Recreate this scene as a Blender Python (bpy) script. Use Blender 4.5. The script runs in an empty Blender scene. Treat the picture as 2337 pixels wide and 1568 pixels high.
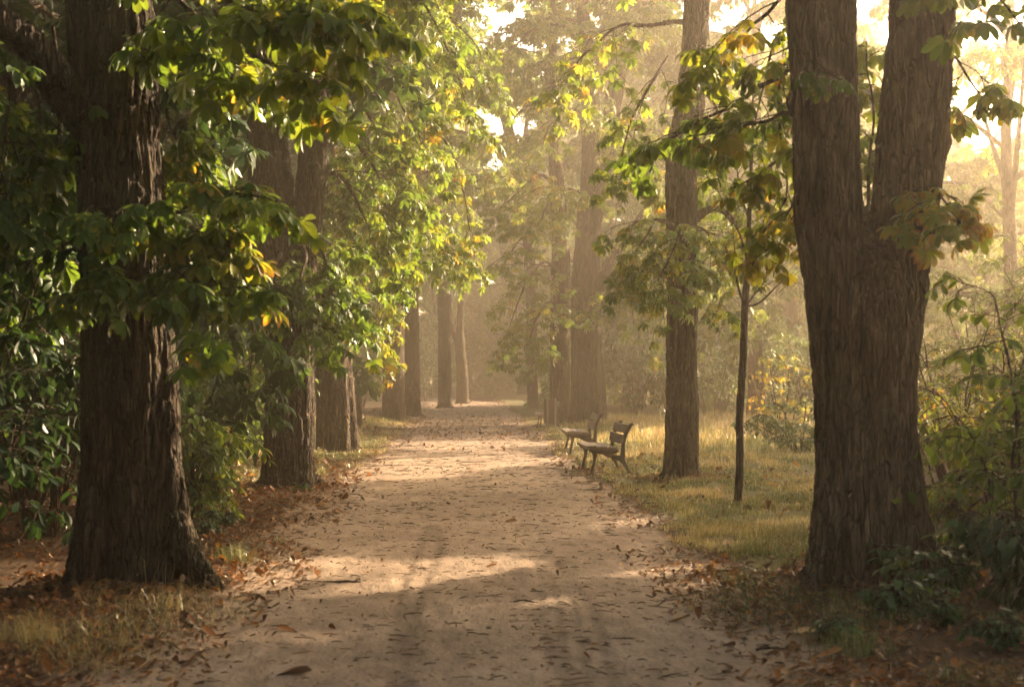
import bpy, math
import numpy as np
from mathutils import Vector, Matrix

scene = bpy.context.scene
COL = scene.collection
PI = math.pi

# ------------------------------------------------------------------ measured camera
H, F, CX, CY = 1.5, 3246.0, 1070.0, 855.0        # eye height, focal length and vanishing point on a 2337 x 1568 frame


def W(px, py, Y):
    return np.array([(px - CX) * Y / F, Y, H - (py - CY) * Y / F])


def G(px, py):
    Y = F * H / (py - CY)
    return np.array([(px - CX) * Y / F, Y, 0.0])


SUN_AZ, SUN_EL = math.radians(51), math.radians(24)        # azimuth measured from +Y (straight down the path) towards +X (right)
SX, SY = math.sin(SUN_AZ), math.cos(SUN_AZ)

# ------------------------------------------------------------------ noise
def _h(ix, iy, iz, s=0):
    n = (ix.astype(np.int64) * 73856093) ^ (iy.astype(np.int64) * 19349663) ^ (iz.astype(np.int64) * 83492791) ^ (s * 2654435761)
    n &= 0xFFFFFFFF
    n = ((n >> 16) ^ n) * 0x45d9f3b & 0xFFFFFFFF
    n = ((n >> 16) ^ n) * 0x45d9f3b & 0xFFFFFFFF
    n = (n >> 16) ^ n
    return (n & 0xFFFFFF) / float(0xFFFFFF)


def vnoise(p, s=0):
    i = np.floor(p).astype(np.int64)
    f = p - i
    f = f * f * (3 - 2 * f)
    r = 0
    for dx in (0, 1):
        for dy in (0, 1):
            for dz in (0, 1):
                w = (f[:, 0] if dx else 1 - f[:, 0]) * (f[:, 1] if dy else 1 - f[:, 1]) * (f[:, 2] if dz else 1 - f[:, 2])
                r = r + w * _h(i[:, 0] + dx, i[:, 1] + dy, i[:, 2] + dz, s)
    return r * 2 - 1


def fbm(p, o=3, s=0):
    a, r = 1.0, 0
    for k in range(o):
        r = r + a * vnoise(p * (2.03 ** k), s + k)
        a *= 0.5
    return r


def worley(p, s=0):
    i = np.floor(p).astype(np.int64)
    f1 = np.full(len(p), 9.0)
    f2 = np.full(len(p), 9.0)
    for dx in (-1, 0, 1):
        for dy in (-1, 0, 1):
            for dz in (-1, 0, 1):
                c = i + np.array([dx, dy, dz])
                q = np.stack([c[:, 0] + _h(c[:, 0], c[:, 1], c[:, 2], s), c[:, 1] + _h(c[:, 0], c[:, 1], c[:, 2], s + 7),
                              c[:, 2] + _h(c[:, 0], c[:, 1], c[:, 2], s + 13)], 1)
                d = np.sqrt(((q - p) ** 2).sum(1))
                lo = np.minimum(f1, d)
                f2 = np.minimum(f2, np.maximum(f1, d))
                f1 = lo
    return f1, f2


def unit(v):
    return v / np.maximum(np.linalg.norm(v, axis=-1, keepdims=True), 1e-9)


# ------------------------------------------------------------------ mesh builder
class MB:
    def __init__(self):
        self.v, self.f, self.t, self.n = [], {3: [], 4: []}, [], 0

    def add(self, v, f, t=0.5):
        v = np.asarray(v, float).reshape(-1, 3)
        f = np.asarray(f, np.int64)
        self.v.append(v)
        self.f[f.shape[1]].append(f + self.n)
        self.t.append(np.broadcast_to(np.asarray(t, float), (len(v),)))
        self.n += len(v)

    def add2(self, v, f3, f4, t=0.5):
        n0 = self.n
        self.add(v, f3 if len(f3) else np.zeros((0, 3), int), t)
        if len(f4):
            self.f[4].append(np.asarray(f4, np.int64) + n0)

    def mesh(self, name, smooth=True, origin=(0, 0, 0)):
        me = bpy.data.meshes.new(name)
        v = np.concatenate(self.v) - np.asarray(origin, float)
        tri = np.concatenate(self.f[3]) if self.f[3] else np.zeros((0, 3), int)
        qd = np.concatenate(self.f[4]) if self.f[4] else np.zeros((0, 4), int)
        loops = np.concatenate([tri.ravel(), qd.ravel()])
        tot = np.concatenate([np.full(len(tri), 3), np.full(len(qd), 4)])
        start = np.concatenate([[0], np.cumsum(tot)[:-1]])
        me.vertices.add(len(v)); me.vertices.foreach_set('co', v.astype(np.float32).ravel())
        me.loops.add(len(loops)); me.loops.foreach_set('vertex_index', loops.astype(np.int32))
        me.polygons.add(len(tot)); me.polygons.foreach_set('loop_start', start.astype(np.int32))
        me.polygons.foreach_set('loop_total', tot.astype(np.int32))
        me.polygons.foreach_set('use_smooth', np.full(len(tot), smooth))
        a = me.attributes.new('tint', 'FLOAT', 'POINT')
        a.data.foreach_set('value', np.concatenate(self.t).astype(np.float32))
        me.update(calc_edges=True)
        return me


def link(name, me, mat=None, parent=None, loc=(0, 0, 0), rz=0.0, sc=1.0):
    o = bpy.data.objects.new(name, me)
    COL.objects.link(o)
    if mat is not None and me is not None and not me.materials:
        me.materials.append(mat)
    o.parent = parent
    o.location = loc
    o.rotation_euler = (0, 0, rz)
    o.scale = (sc, sc, sc)
    return o


def tag(o, label=None, cat=None, group=None, kind=None):
    if label: o['label'] = label
    if cat: o['category'] = cat
    if group: o['group'] = group
    if kind: o['kind'] = kind
    return o


def thing(name, loc, label, cat, group=None):
    return tag(link(name, None, loc=tuple(loc)), label, cat, group)


# batch of tubes: P (N,K,3), R (N,K)
def tubes(mb, P, R, seg=5, t=0.5, cap=False):
    P = np.asarray(P, float); R = np.asarray(R, float)
    if P.ndim == 2:
        P, R = P[None], R[None]
    N, K, _ = P.shape
    T = unit(np.gradient(P, axis=1))
    mean = unit(P[:, -1] - P[:, 0])
    ref = np.where(np.abs(mean[:, 2:3]) > 0.75, np.array([[1.0, 0.13, 0]]), np.array([[0.0, 0.1, 1.0]]))[:, None, :]
    A = unit(np.cross(np.broadcast_to(ref, T.shape), T))
    B = np.cross(T, A)
    th = np.arange(seg) / seg * 2 * PI
    v = P[:, :, None, :] + R[:, :, None, None] * (np.cos(th)[None, None, :, None] * A[:, :, None, :] + np.sin(th)[None, None, :, None] * B[:, :, None, :])
    n, k, s = np.meshgrid(np.arange(N), np.arange(K - 1), np.arange(seg), indexing='ij')
    i = lambda kk, ss: ((n * K + kk) * seg + ss % seg).ravel()
    q = np.stack([i(k, s), i(k, s + 1), i(k + 1, s + 1), i(k + 1, s)], 1)
    tt = np.broadcast_to(np.asarray(t, float).reshape(-1, 1) if np.ndim(t) else np.full((N, 1), t), (N, K * seg)).ravel()
    V = v.reshape(-1, 3)
    if cap:
        c0, c1 = [], []
        extra = np.concatenate([P[:, 0], P[:, -1]])
        base = len(V)
        f3 = []
        for a in range(N):
            for b in range(seg):
                f3.append((base + a, (a * K) * seg + (b + 1) % seg, (a * K) * seg + b))
                f3.append((base + N + a, (a * K + K - 1) * seg + b, (a * K + K - 1) * seg + (b + 1) % seg))
        mb.add2(np.concatenate([V, extra]), f3, q, np.concatenate([tt, np.full(2 * N, 0.5)]))
    else:
        mb.add(V, q, tt)


def spline(c, n):
    c = np.asarray(c, float)
    if len(c) == 2:
        return c[0] + np.linspace(0, 1, n)[:, None] * (c[1] - c[0])
    p = np.concatenate([[2 * c[0] - c[1]], c, [2 * c[-1] - c[-2]]])
    d = np.linalg.norm(np.diff(c[:, :3], axis=0), axis=1)
    u = np.concatenate([[0], np.cumsum(d)]); u /= u[-1]
    x = np.linspace(0, 1, n)
    k = np.clip(np.searchsorted(u, x, 'right') - 1, 0, len(c) - 2)
    f = ((x - u[k]) / np.maximum(u[k + 1] - u[k], 1e-9))[:, None]
    a, b, cc, dd = p[k], p[k + 1], p[k + 2], p[k + 3]
    return 0.5 * (2 * b + (cc - a) * f + (2 * a - 5 * b + 4 * cc - dd) * f ** 2 + (3 * b - a - 3 * cc + dd) * f ** 3)


# ------------------------------------------------------------------ ground height
def path_c(y):
    y = np.asarray(y, float)
    return 0.05 * np.sin(y * 0.21) - np.where(y > 70, (np.maximum(y - 70, 0)) ** 2 * 0.012, 0)


def path_w(y):
    y = np.asarray(y, float)
    return 1.5 + 0.1 * np.sin(y * 0.37 + 1) + 0.07 * np.sin(y * 1.1)


def gz(x, y):
    x = np.asarray(x, float); y = np.asarray(y, float)
    d = np.abs(x - path_c(y)) - path_w(y)
    p = np.stack([x.ravel(), y.ravel(), np.zeros(x.size)], 1)
    off = np.clip(d / 1.2, 0, 1)
    n = (fbm(p * 0.5, 2, 3).reshape(x.shape)) * 0.06 + fbm(p * 2.2, 2, 5).reshape(x.shape) * 0.018
    rise = np.clip((y - 86) / 40, 0, 1) * 0.5
    return off * (0.05 + n) + 0.012 * vnoise(p * 0.35, 9).reshape(x.shape) + rise


# ------------------------------------------------------------------ materials
def mat(name):
    m = bpy.data.materials.new(name)
    m.use_nodes = True
    nt = m.node_tree
    nt.nodes.clear()
    return m, nt


def nd(nt, t, **k):
    n = nt.nodes.new(t)
    for a, b in k.items():
        if a.startswith('i_'):
            n.inputs[a[2:].replace('_', ' ')].default_value = b
        else:
            setattr(n, a, b)
    return n


def ramp(nt, stops, src):
    r = nt.nodes.new('ShaderNodeValToRGB')
    e = r.color_ramp.elements
    while len(e) < len(stops): e.new(0.5)
    for a, (p, c) in zip(e, stops):
        a.position = p; a.color = (*c, 1)
    nt.links.new(src, r.inputs[0])
    return r.outputs[0]


def mixc(nt, fac, a, b, mode='MIX'):
    m = nt.nodes.new('ShaderNodeMix'); m.data_type = 'RGBA'; m.blend_type = mode
    for s, v in ((m.inputs[0], fac), (m.inputs[6], a), (m.inputs[7], b)):
        if hasattr(v, 'links'): nt.links.new(v, s)
        elif isinstance(v, tuple): s.default_value = (*v, 1)
        else: s.default_value = v
    return m.outputs[2]


def mth(nt, op, a, b=None, clamp=False):
    m = nt.nodes.new('ShaderNodeMath'); m.operation = op; m.use_clamp = clamp
    for s, v in ((m.inputs[0], a), (m.inputs[1], b)):
        if v is None: continue
        if hasattr(v, 'links'): nt.links.new(v, s)
        else: s.default_value = v
    return m.outputs[0]


def coord(nt, scale=(1, 1, 1), src='Object'):
    c = nt.nodes.new('ShaderNodeTexCoord'); m = nt.nodes.new('ShaderNodeMapping')
    m.inputs['Scale'].default_value = scale
    nt.links.new(c.outputs[src], m.inputs[0])
    return m.outputs[0]


def noise(nt, vec, scale, detail=4, rough=0.55, dist=0.0):
    n = nt.nodes.new('ShaderNodeTexNoise')
    n.inputs['Scale'].default_value = scale; n.inputs['Detail'].default_value = detail
    n.inputs['Roughness'].default_value = rough; n.inputs['Distortion'].default_value = dist
    nt.links.new(vec, n.inputs['Vector'])
    return n.outputs['Fac']


def finish(m, nt, color, rough=0.9, bump=None, bstr=0.5, bdist=0.02, spec=0.3):
    b = nt.nodes.new('ShaderNodeBsdfPrincipled'); o = nt.nodes.new('ShaderNodeOutputMaterial')
    if hasattr(color, 'links'): nt.links.new(color, b.inputs['Base Color'])
    else: b.inputs['Base Color'].default_value = (*color, 1)
    b.inputs['Roughness'].default_value = rough
    b.inputs['Specular IOR Level'].default_value = spec
    if bump is not None:
        n = nt.nodes.new('ShaderNodeBump'); n.inputs['Strength'].default_value = bstr; n.inputs['Distance'].default_value = bdist
        nt.links.new(bump, n.inputs['Height']); nt.links.new(n.outputs[0], b.inputs['Normal'])
    nt.links.new(b.outputs[0], o.inputs[0])
    return m


def bark_mat(name, c0, c1, c2, moss=0.3):
    m, nt = mat(name)
    v = coord(nt, (1, 1, 0.16))
    a = noise(nt, v, 22, 6, 0.65, 0.6)
    b = noise(nt, coord(nt, (1, 1, 0.5)), 2.6, 3)
    c = ramp(nt, [(0.3, c0), (0.5, c1), (0.72, c2)], a)
    mo = ramp(nt, [(0.5, (0, 0, 0)), (0.72, (1, 1, 1))], b)
    fac = mth(nt, 'MULTIPLY', mo, moss)
    c = mixc(nt, fac, c, (0.07, 0.075, 0.03))
    vo = nt.nodes.new('ShaderNodeTexVoronoi'); vo.feature = 'DISTANCE_TO_EDGE'; vo.inputs['Scale'].default_value = 26
    nt.links.new(v, vo.inputs['Vector'])
    h = mth(nt, 'ADD', mth(nt, 'MULTIPLY', vo.outputs['Distance'], 0.8), mth(nt, 'MULTIPLY', a, 0.9))
    v2 = nt.nodes.new('ShaderNodeTexVoronoi'); v2.inputs['Scale'].default_value = 13
    nt.links.new(coord(nt, (1, 1, 0.22)), v2.inputs['Vector'])
    g = nt.nodes.new('ShaderNodeRGBToBW'); nt.links.new(v2.outputs['Color'], g.inputs[0])
    c = mixc(nt, 0.7, c, ramp(nt, [(0.2, (.5, .48, .46)), (0.8, (1.35, 1.3, 1.22))], g.outputs[0]), 'MULTIPLY')
    ve = nt.nodes.new('ShaderNodeTexVoronoi'); ve.feature = 'DISTANCE_TO_EDGE'; ve.inputs['Scale'].default_value = 25
    wv = coord(nt, (1, 1, 0.15)); wn = nt.nodes.new('ShaderNodeTexNoise'); wn.inputs['Scale'].default_value = 9; nt.links.new(wv, wn.inputs['Vector'])
    nt.links.new(mixc(nt, 0.10, wv, wn.outputs['Color']), ve.inputs['Vector'])
    c = mixc(nt, 0.85, c, ramp(nt, [(0.02, (.46, .42, .39)), (0.10, (1.12, 1.1, 1.06))], ve.outputs['Distance']), 'MULTIPLY')
    h = mth(nt, 'ADD', h, mth(nt, 'MULTIPLY', mth(nt, 'MINIMUM', ve.outputs['Distance'], .14), 6.0))
    li = ramp(nt, [(0.60, (0, 0, 0)), (0.66, (1, 1, 1))], noise(nt, coord(nt), 11, 5, 0.7))
    c = mixc(nt, mth(nt, 'MULTIPLY', li, 0.35), c, (0.12, 0.125, 0.09))
    return finish(m, nt, c, 0.9, h, 1.0, 0.05, 0.2)


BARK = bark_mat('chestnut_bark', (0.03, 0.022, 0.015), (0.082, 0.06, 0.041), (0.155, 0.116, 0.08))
BARK_SHADE = bark_mat('shaded_chestnut_bark', (0.014, 0.010, 0.007), (0.042, 0.03, 0.02), (0.10, 0.072, 0.048))  # chestnut bark darkened, shade on the left trunks painted into its colour
BARK_FAR = bark_mat('grey_brown_bark', (0.03, 0.021, 0.015), (0.07, 0.05, 0.036), (0.13, 0.095, 0.068), 0.2)
TWIG = bark_mat('twig_bark', (0.03, 0.02, 0.013), (0.06, 0.042, 0.026), (0.10, 0.07, 0.045), 0.1)


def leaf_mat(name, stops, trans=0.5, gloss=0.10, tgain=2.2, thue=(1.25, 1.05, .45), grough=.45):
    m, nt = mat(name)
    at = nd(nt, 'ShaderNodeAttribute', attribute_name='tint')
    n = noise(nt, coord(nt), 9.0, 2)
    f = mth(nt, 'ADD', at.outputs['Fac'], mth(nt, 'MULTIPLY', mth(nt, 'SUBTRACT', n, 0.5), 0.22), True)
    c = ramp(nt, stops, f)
    d = nd(nt, 'ShaderNodeBsdfDiffuse'); t = nd(nt, 'ShaderNodeBsdfTranslucent')
    g = nd(nt, 'ShaderNodeBsdfGlossy'); g.inputs['Roughness'].default_value = grough
    g.inputs['Color'].default_value = (0.9, 0.95, 0.9, 1)
    nt.links.new(c, d.inputs[0])
    tc = mixc(nt, 1.0, c, tuple(tgain * x for x in thue), 'MULTIPLY')
    nt.links.new(tc, t.inputs[0])
    m1 = nd(nt, 'ShaderNodeMixShader'); m1.inputs[0].default_value = trans
    nt.links.new(d.outputs[0], m1.inputs[1]); nt.links.new(t.outputs[0], m1.inputs[2])
    m2 = nd(nt, 'ShaderNodeMixShader')
    fr = nd(nt, 'ShaderNodeFresnel'); fr.inputs[0].default_value = 1.4
    nt.links.new(mth(nt, 'MULTIPLY', fr.outputs[0], gloss * 10, True), m2.inputs[0])
    nt.links.new(m1.outputs[0], m2.inputs[1]); nt.links.new(g.outputs[0], m2.inputs[2])
    o = nd(nt, 'ShaderNodeOutputMaterial'); nt.links.new(m2.outputs[0], o.inputs[0])
    return m


LSTOPS = [(0.0, (0.028, 0.058, 0.016)), (0.35, (0.05, 0.095, 0.02)), (0.6, (0.10, 0.14, 0.022)), (0.78, (0.19, 0.17, 0.025)),
          (0.9, (0.21, 0.125, 0.03)), (1.0, (0.14, 0.07, 0.025))]
LEAF = leaf_mat('chestnut_leaf', LSTOPS, 0.52, 0.025, grough=.5)
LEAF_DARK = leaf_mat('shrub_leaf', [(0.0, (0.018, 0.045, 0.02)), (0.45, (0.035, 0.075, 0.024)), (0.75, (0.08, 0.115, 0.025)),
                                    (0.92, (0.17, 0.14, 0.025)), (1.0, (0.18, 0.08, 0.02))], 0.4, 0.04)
LEAF_SHADE = leaf_mat('shaded_leaf', [(0.0, (0.010, 0.026, 0.012)), (0.45, (0.02, 0.045, 0.016)), (0.75, (0.055, 0.085, 0.02)), (0.92, (0.15, 0.11, 0.022)), (1.0, (0.15, 0.06, 0.018))], 0.35, 0.015, grough=.6)  # leaf colour darkened to stand in for canopy shade on the left
DRY = leaf_mat('fallen_leaf', [(0.0, (0.05, 0.024, 0.012)), (0.35, (0.11, 0.048, 0.018)), (0.65, (0.22, 0.095, 0.03)),
                               (0.88, (0.30, 0.17, 0.07)), (1.0, (0.38, 0.27, 0.14))], 0.25, 0.03, 1.4)
GRASSM = leaf_mat('grass_blade', [(0.0, (0.045, 0.07, 0.025)), (0.35, (0.085, 0.11, 0.042)), (0.6, (0.2, 0.18, 0.085)),
                                  (0.85, (0.34, 0.27, 0.13)), (1.0, (0.40, 0.33, 0.20))], 0.4, 0.02, 1.35, (1.08, 1.0, .74))


def dirt_color(nt):
    v = coord(nt)
    a = noise(nt, v, 1.1, 5, 0.6); b = noise(nt, v, 38, 4, 0.7); s = noise(nt, coord(nt, (1.0, 0.35, 1)), 7, 4, 0.6)
    c = ramp(nt, [(0.34, (0.145, 0.108, 0.08)), (0.5, (0.235, 0.176, 0.128)), (0.66, (0.315, 0.244, 0.184))],
             mth(nt, 'ADD', mth(nt, 'MULTIPLY', a, 0.5), mth(nt, 'MULTIPLY', s, 0.5)))
    c = mixc(nt, 0.55, c, ramp(nt, [(0.3, (0.45, 0.42, 0.38)), (0.62, (1.15, 1.15, 1.15))], b), 'MULTIPLY')
    hb = mth(nt, 'ADD', mth(nt, 'MULTIPLY', b, 0.35), s)
    return c, hb


def path_mat():
    m, nt = mat('packed_dirt')
    c, h = dirt_color(nt)
    at = nd(nt, 'ShaderNodeAttribute', attribute_name='tint')
    c = mixc(nt, mth(nt, 'MULTIPLY', at.outputs['Fac'], .55), c, (0.10, 0.072, 0.05))
    damp = ramp(nt, [(0.5, (0, 0, 0)), (0.68, (1, 1, 1))], noise(nt, coord(nt, (1, .6, 1)), .8, 4, .6, .5))
    c = mixc(nt, mth(nt, 'MULTIPLY', damp, .4), c, (0.13, 0.092, 0.064))
    return finish(m, nt, c, 0.95, h, 0.7, 0.045, 0.15)


def ground_mat():
    m, nt = mat('woodland_soil')
    c, h = dirt_color(nt)
    at = nd(nt, 'ShaderNodeAttribute', attribute_name='tint')      # 0 bare dirt .. 0.5 leaf mould .. 1 grassy soil
    v = coord(nt)
    n = noise(nt, v, 3.2, 5, 0.65); n2 = noise(nt, v, 45, 3, 0.7)
    f = mth(nt, 'ADD', at.outputs['Fac'], mth(nt, 'MULTIPLY', mth(nt, 'SUBTRACT', n, 0.5), 0.5), True)
    mould = ramp(nt, [(0.3, (0.018, 0.012, 0.008)), (0.5, (0.042, 0.026, 0.015)), (0.7, (0.10, 0.06, 0.032))], n2)
    grass = ramp(nt, [(0.3, (0.05, 0.055, 0.02)), (0.7, (0.12, 0.105, 0.045))], n2)
    f1 = ramp(nt, [(0.12, (0, 0, 0)), (0.4, (1, 1, 1))], f)
    f2 = ramp(nt, [(0.6, (0, 0, 0)), (0.85, (1, 1, 1))], f)
    c = mixc(nt, f2, mixc(nt, f1, c, mould), grass)
    return finish(m, nt, c, 0.97, h, 0.8, 0.04, 0.1)


def wood_mat(name, c0, c1, axis=(0.06, 1, 1)):
    m, nt = mat(name)
    v = coord(nt, axis)
    a = noise(nt, v, 30, 5, 0.6, 0.3); b = noise(nt, coord(nt), 5, 3)
    c = mixc(nt, mth(nt, 'MULTIPLY', b, 0.5), ramp(nt, [(0.3, c0), (0.7, c1)], a), c0)
    return finish(m, nt, c, 0.75, a, 0.4, 0.006, 0.35)


PLANK = wood_mat('weathered_plank', (0.14, 0.105, 0.08), (0.27, 0.21, 0.165), (1, 0.06, 1))
BINWOOD = wood_mat('brown_stained_board', (0.10, 0.05, 0.03), (0.19, 0.10, 0.06), (1, 1, 0.08))
BINPALE = wood_mat('pale_weathered_post', (0.22, 0.17, 0.12), (0.38, 0.31, 0.23), (1, 1, 0.08))
m_, nt_ = mat('painted_cast_iron')
IRON = finish(m_, nt_, ramp(nt_, [(0.3, (0.05, 0.034, 0.024)), (0.7, (0.09, 0.062, 0.044))], noise(nt_, coord(nt_), 14, 4)), 0.5,
              noise(nt_, coord(nt_), 60, 3), 0.2, 0.004, 0.5)

# ------------------------------------------------------------------ leaves
def leaflet(L, Wd, rows, droop, fold, rng):
    """One leaflet along +x from the origin, widest at two thirds, folded at the midrib; returns verts, tris, along."""
    s = np.array(rows)
    w = Wd * (s ** 1.15) * np.sqrt(np.maximum(1 - s, 0)) * 2.05
    w[-1] = 0
    z = -droop * L * s ** 2
    tw = rng.uniform(-.25, .25)
    mid = np.stack([s * L, 0 * s, z], 1)
    l = np.stack([s * L, w, z + fold * w + tw * w], 1); r = np.stack([s * L, -w, z + fold * w - tw * w], 1)
    K = len(s)
    v = np.concatenate([mid, l[1:-1], r[1:-1]])
    Lk = lambda k: 0 if k == 0 else (K - 1 if k == K - 1 else K + k - 1)
    Rk = lambda k: 0 if k == 0 else (K - 1 if k == K - 1 else 2 * K - 3 + k)
    f = []
    for k in range(K - 1):
        for a, b, c, d in ((k, k + 1, Lk(k + 1), Lk(k)), (k, Rk(k), Rk(k + 1), k + 1)):
            q = []
            for x in (a, b, c, d):
                if x not in q: q.append(x)
            if len(q) == 4: f += [(q[0], q[1], q[2]), (q[0], q[2], q[3])]
            elif len(q) == 3: f.append(tuple(q))
    along = np.concatenate([s, s[1:-1] + .15, s[1:-1] + .15])
    return v, f, along


def palmate(seed, rows, n=7, stalk=0.55):
    rng = np.random.default_rng(seed)
    V, T, A, n0 = [], [], [], 0
    if stalk:
        V.append(np.array([[0, .012, 0], [0, -.012, 0], [stalk, -.01, -.06], [stalk, .01, -.06]])); T += [(0, 1, 2), (0, 2, 3)]
        A.append(np.zeros(4)); n0 = 4
    for i in range(n):
        u = (i / (n - 1)) * 2 - 1
        ang = u * 1.95 + rng.uniform(-.1, .1)
        L = (1.0 - 0.42 * abs(u) ** 1.4) * rng.uniform(.88, 1.08)
        v, f, al = leaflet(L, L * .27, rows, rng.uniform(.25, .6), rng.uniform(.15, .5), rng)
        pitch = rng.uniform(-.15, .3) + .12 * abs(u)
        c, s = math.cos(pitch), math.sin(pitch)
        v = np.stack([v[:, 0] * c + v[:, 2] * s, v[:, 1], -v[:, 0] * s + v[:, 2] * c], 1)
        c, s = math.cos(ang), math.sin(ang)
        v = np.stack([v[:, 0] * c - v[:, 1] * s + stalk, v[:, 0] * s + v[:, 1] * c, v[:, 2] - .06 * bool(stalk)], 1)
        V.append(v); T += [tuple(x + n0 for x in t) for t in f]; A.append(al); n0 += len(v)
    return np.concatenate(V), np.array(T), np.concatenate(A)


def simple_leaf(seed, rows, w=.3):
    rng = np.random.default_rng(seed)
    v, f, al = leaflet(1.0, w, rows, rng.uniform(.1, .5), rng.uniform(.1, .5), rng)
    return v, np.array(f), al


NEAR = [palmate(k, [0, .3, .55, .75, .9, 1]) for k in range(5)]
MID = [palmate(20 + k, [0, .66, 1]) for k in range(5)]
FAR = [palmate(40 + k, [0, .66, 1], 5, 0) for k in range(4)]
OVATE = [simple_leaf(60 + k, [0, .25, .55, .8, 1], .3) for k in range(4)]
OVATE_FAR = [simple_leaf(70 + k, [0, .55, 1], .3) for k in range(3)]


def put_leaves(mb, tmpl, P, Fd, U, S, tint, rng, brown=0.0):
    P = np.asarray(P); N = len(P)
    Fd = unit(Fd); R = unit(np.cross(U, Fd)); U = np.cross(Fd, R)
    pick = rng.integers(0, len(tmpl), N)
    br = (rng.random(N) < brown) * rng.uniform(.25, .6, N)
    for k, (v, f, al) in enumerate(tmpl):
        m = np.nonzero(pick == k)[0]
        if not len(m): continue
        s = S[m][:, None, None]
        vv = P[m][:, None] + s * (v[None, :, 0:1] * Fd[m][:, None] + v[None, :, 1:2] * R[m][:, None] + v[None, :, 2:3] * U[m][:, None])
        ff = f[None] + (np.arange(len(m)) * len(v))[:, None, None]
        tt = np.clip(tint[m][:, None] + br[m][:, None] * np.clip(al[None] - .45, 0, 1) * 1.6, 0, 1)
        mb.add(vv.reshape(-1, 3), ff.reshape(-1, 3), tt.ravel())


def lerp_on(g, t):
    """Points and tangents on polylines g (N,K,3) at t (N,M) -> (N,M,3)."""
    K = g.shape[1]
    x = np.clip(t, 0, .9999) * (K - 1); k = x.astype(int); f = (x - k)[..., None]
    n = np.arange(len(g))[:, None]
    a, b = g[n, k], g[n, k + 1]
    return a + f * (b - a), unit(b - a)


def children(g, M, t0, L, rng, droop, spread=(.6, 1.25), lift=.1, K=6, taper=.6, zj=.13):
    N = len(g)
    t = t0 + (1 - t0) * (np.arange(M)[None] + rng.uniform(0, 1, (N, M))) / M
    b, tan = lerp_on(g, t)
    z = np.array([0, 0, 1.0])
    side = unit(np.cross(tan, z) + rng.normal(0, .12, tan.shape))
    sg = np.where((np.arange(M)[None] + rng.integers(0, 2, (N, 1))) % 2, 1.0, -1.0)[..., None]
    an = rng.uniform(*spread, (N, M, 1))
    d = unit(tan * np.cos(an) + side * sg * np.sin(an) + z * rng.normal(lift, zj, (N, M, 1)))
    ln = L * (1.12 - taper * t) * rng.uniform(.55, 1.2, (N, M))
    s = np.linspace(0, 1, K)
    p = b[:, :, None] + d[:, :, None] * (ln[..., None, None] * s[None, None, :, None])
    p[..., 2] -= droop * ln[..., None] * s ** 2 * rng.uniform(.5, 1.5, (N, M, 1))
    p = p + rng.normal(0, .035, p.shape) * (ln[..., None, None] * s[None, None, :, None])
    return p.reshape(N * M, K, 3), t.reshape(-1), ln.reshape(-1)


def bough(wood, leaf, guide, r0, nside=12, slen=1.2, ntw=6, tlen=.5, nl=4, ls=.17, droop=.35, tint=.4, tvar=.14, tmpl=MID, seed=0,
          brown=.12, bare=.12, fdown=.3, seg=6):
    rng = np.random.default_rng(seed)
    g = spline(guide, 22)
    ln = np.linalg.norm(np.diff(g, axis=0), axis=1).sum()
    x = np.linspace(0, 1, 22)[:, None]
    g = g + np.stack([vnoise(np.concatenate([x * 7, x * 0 + seed * 3.1 + k, x * 0], 1), k) for k in range(3)], 1) * ln * .018 * np.minimum(x * 4, 1)
    tubes(wood, g, np.linspace(r0, max(r0 * .22, .006), 22), seg)
    S, st, sl = children(g[None], nside, bare, slen, rng, droop)
    tubes(wood, S, np.maximum((r0 * .38 * (1 - .6 * st))[:, None] * np.linspace(1, .3, 6)[None], .004), 4)
    T, tt, tl = children(S, ntw, .15, tlen, rng, droop * 1.1)
    tubes(wood, T, np.maximum(.0055 * np.linspace(1, .5, 6)[None], .0035) * np.ones((len(T), 1)), 3)
    # leaves sit in whorls at the twig ends and in pairs along the twigs
    allp = np.concatenate([T, S[:, :, :]])
    t = np.concatenate([np.ones((len(allp), max(nl - 2, 1))) * .99, rng.uniform(.35, .9, (len(allp), min(2, nl - 1)))], 1)
    P, D = lerp_on(allp, t)
    P, D = P.reshape(-1, 3), D.reshape(-1, 3)
    n = len(P)
    az = rng.uniform(0, 2 * PI, n)
    hz = np.stack([np.cos(az), np.sin(az), 0 * az], 1)
    Fd = unit(D * .55 + hz * .8 + np.array([0, 0, -1.0]) * (fdown + rng.normal(0, .22, n))[:, None])
    U = unit(np.array([0, 0, 1.0]) + rng.normal(0, .27, (n, 3)))
    base = tint + vnoise(P * .9, 4) * tvar + rng.normal(0, tvar * .6, n)
    put_leaves(leaf, tmpl, P, Fd, U, ls * rng.uniform(.6, 1.15, n), np.clip(base, 0, 1), rng, brown)
    return n


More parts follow.
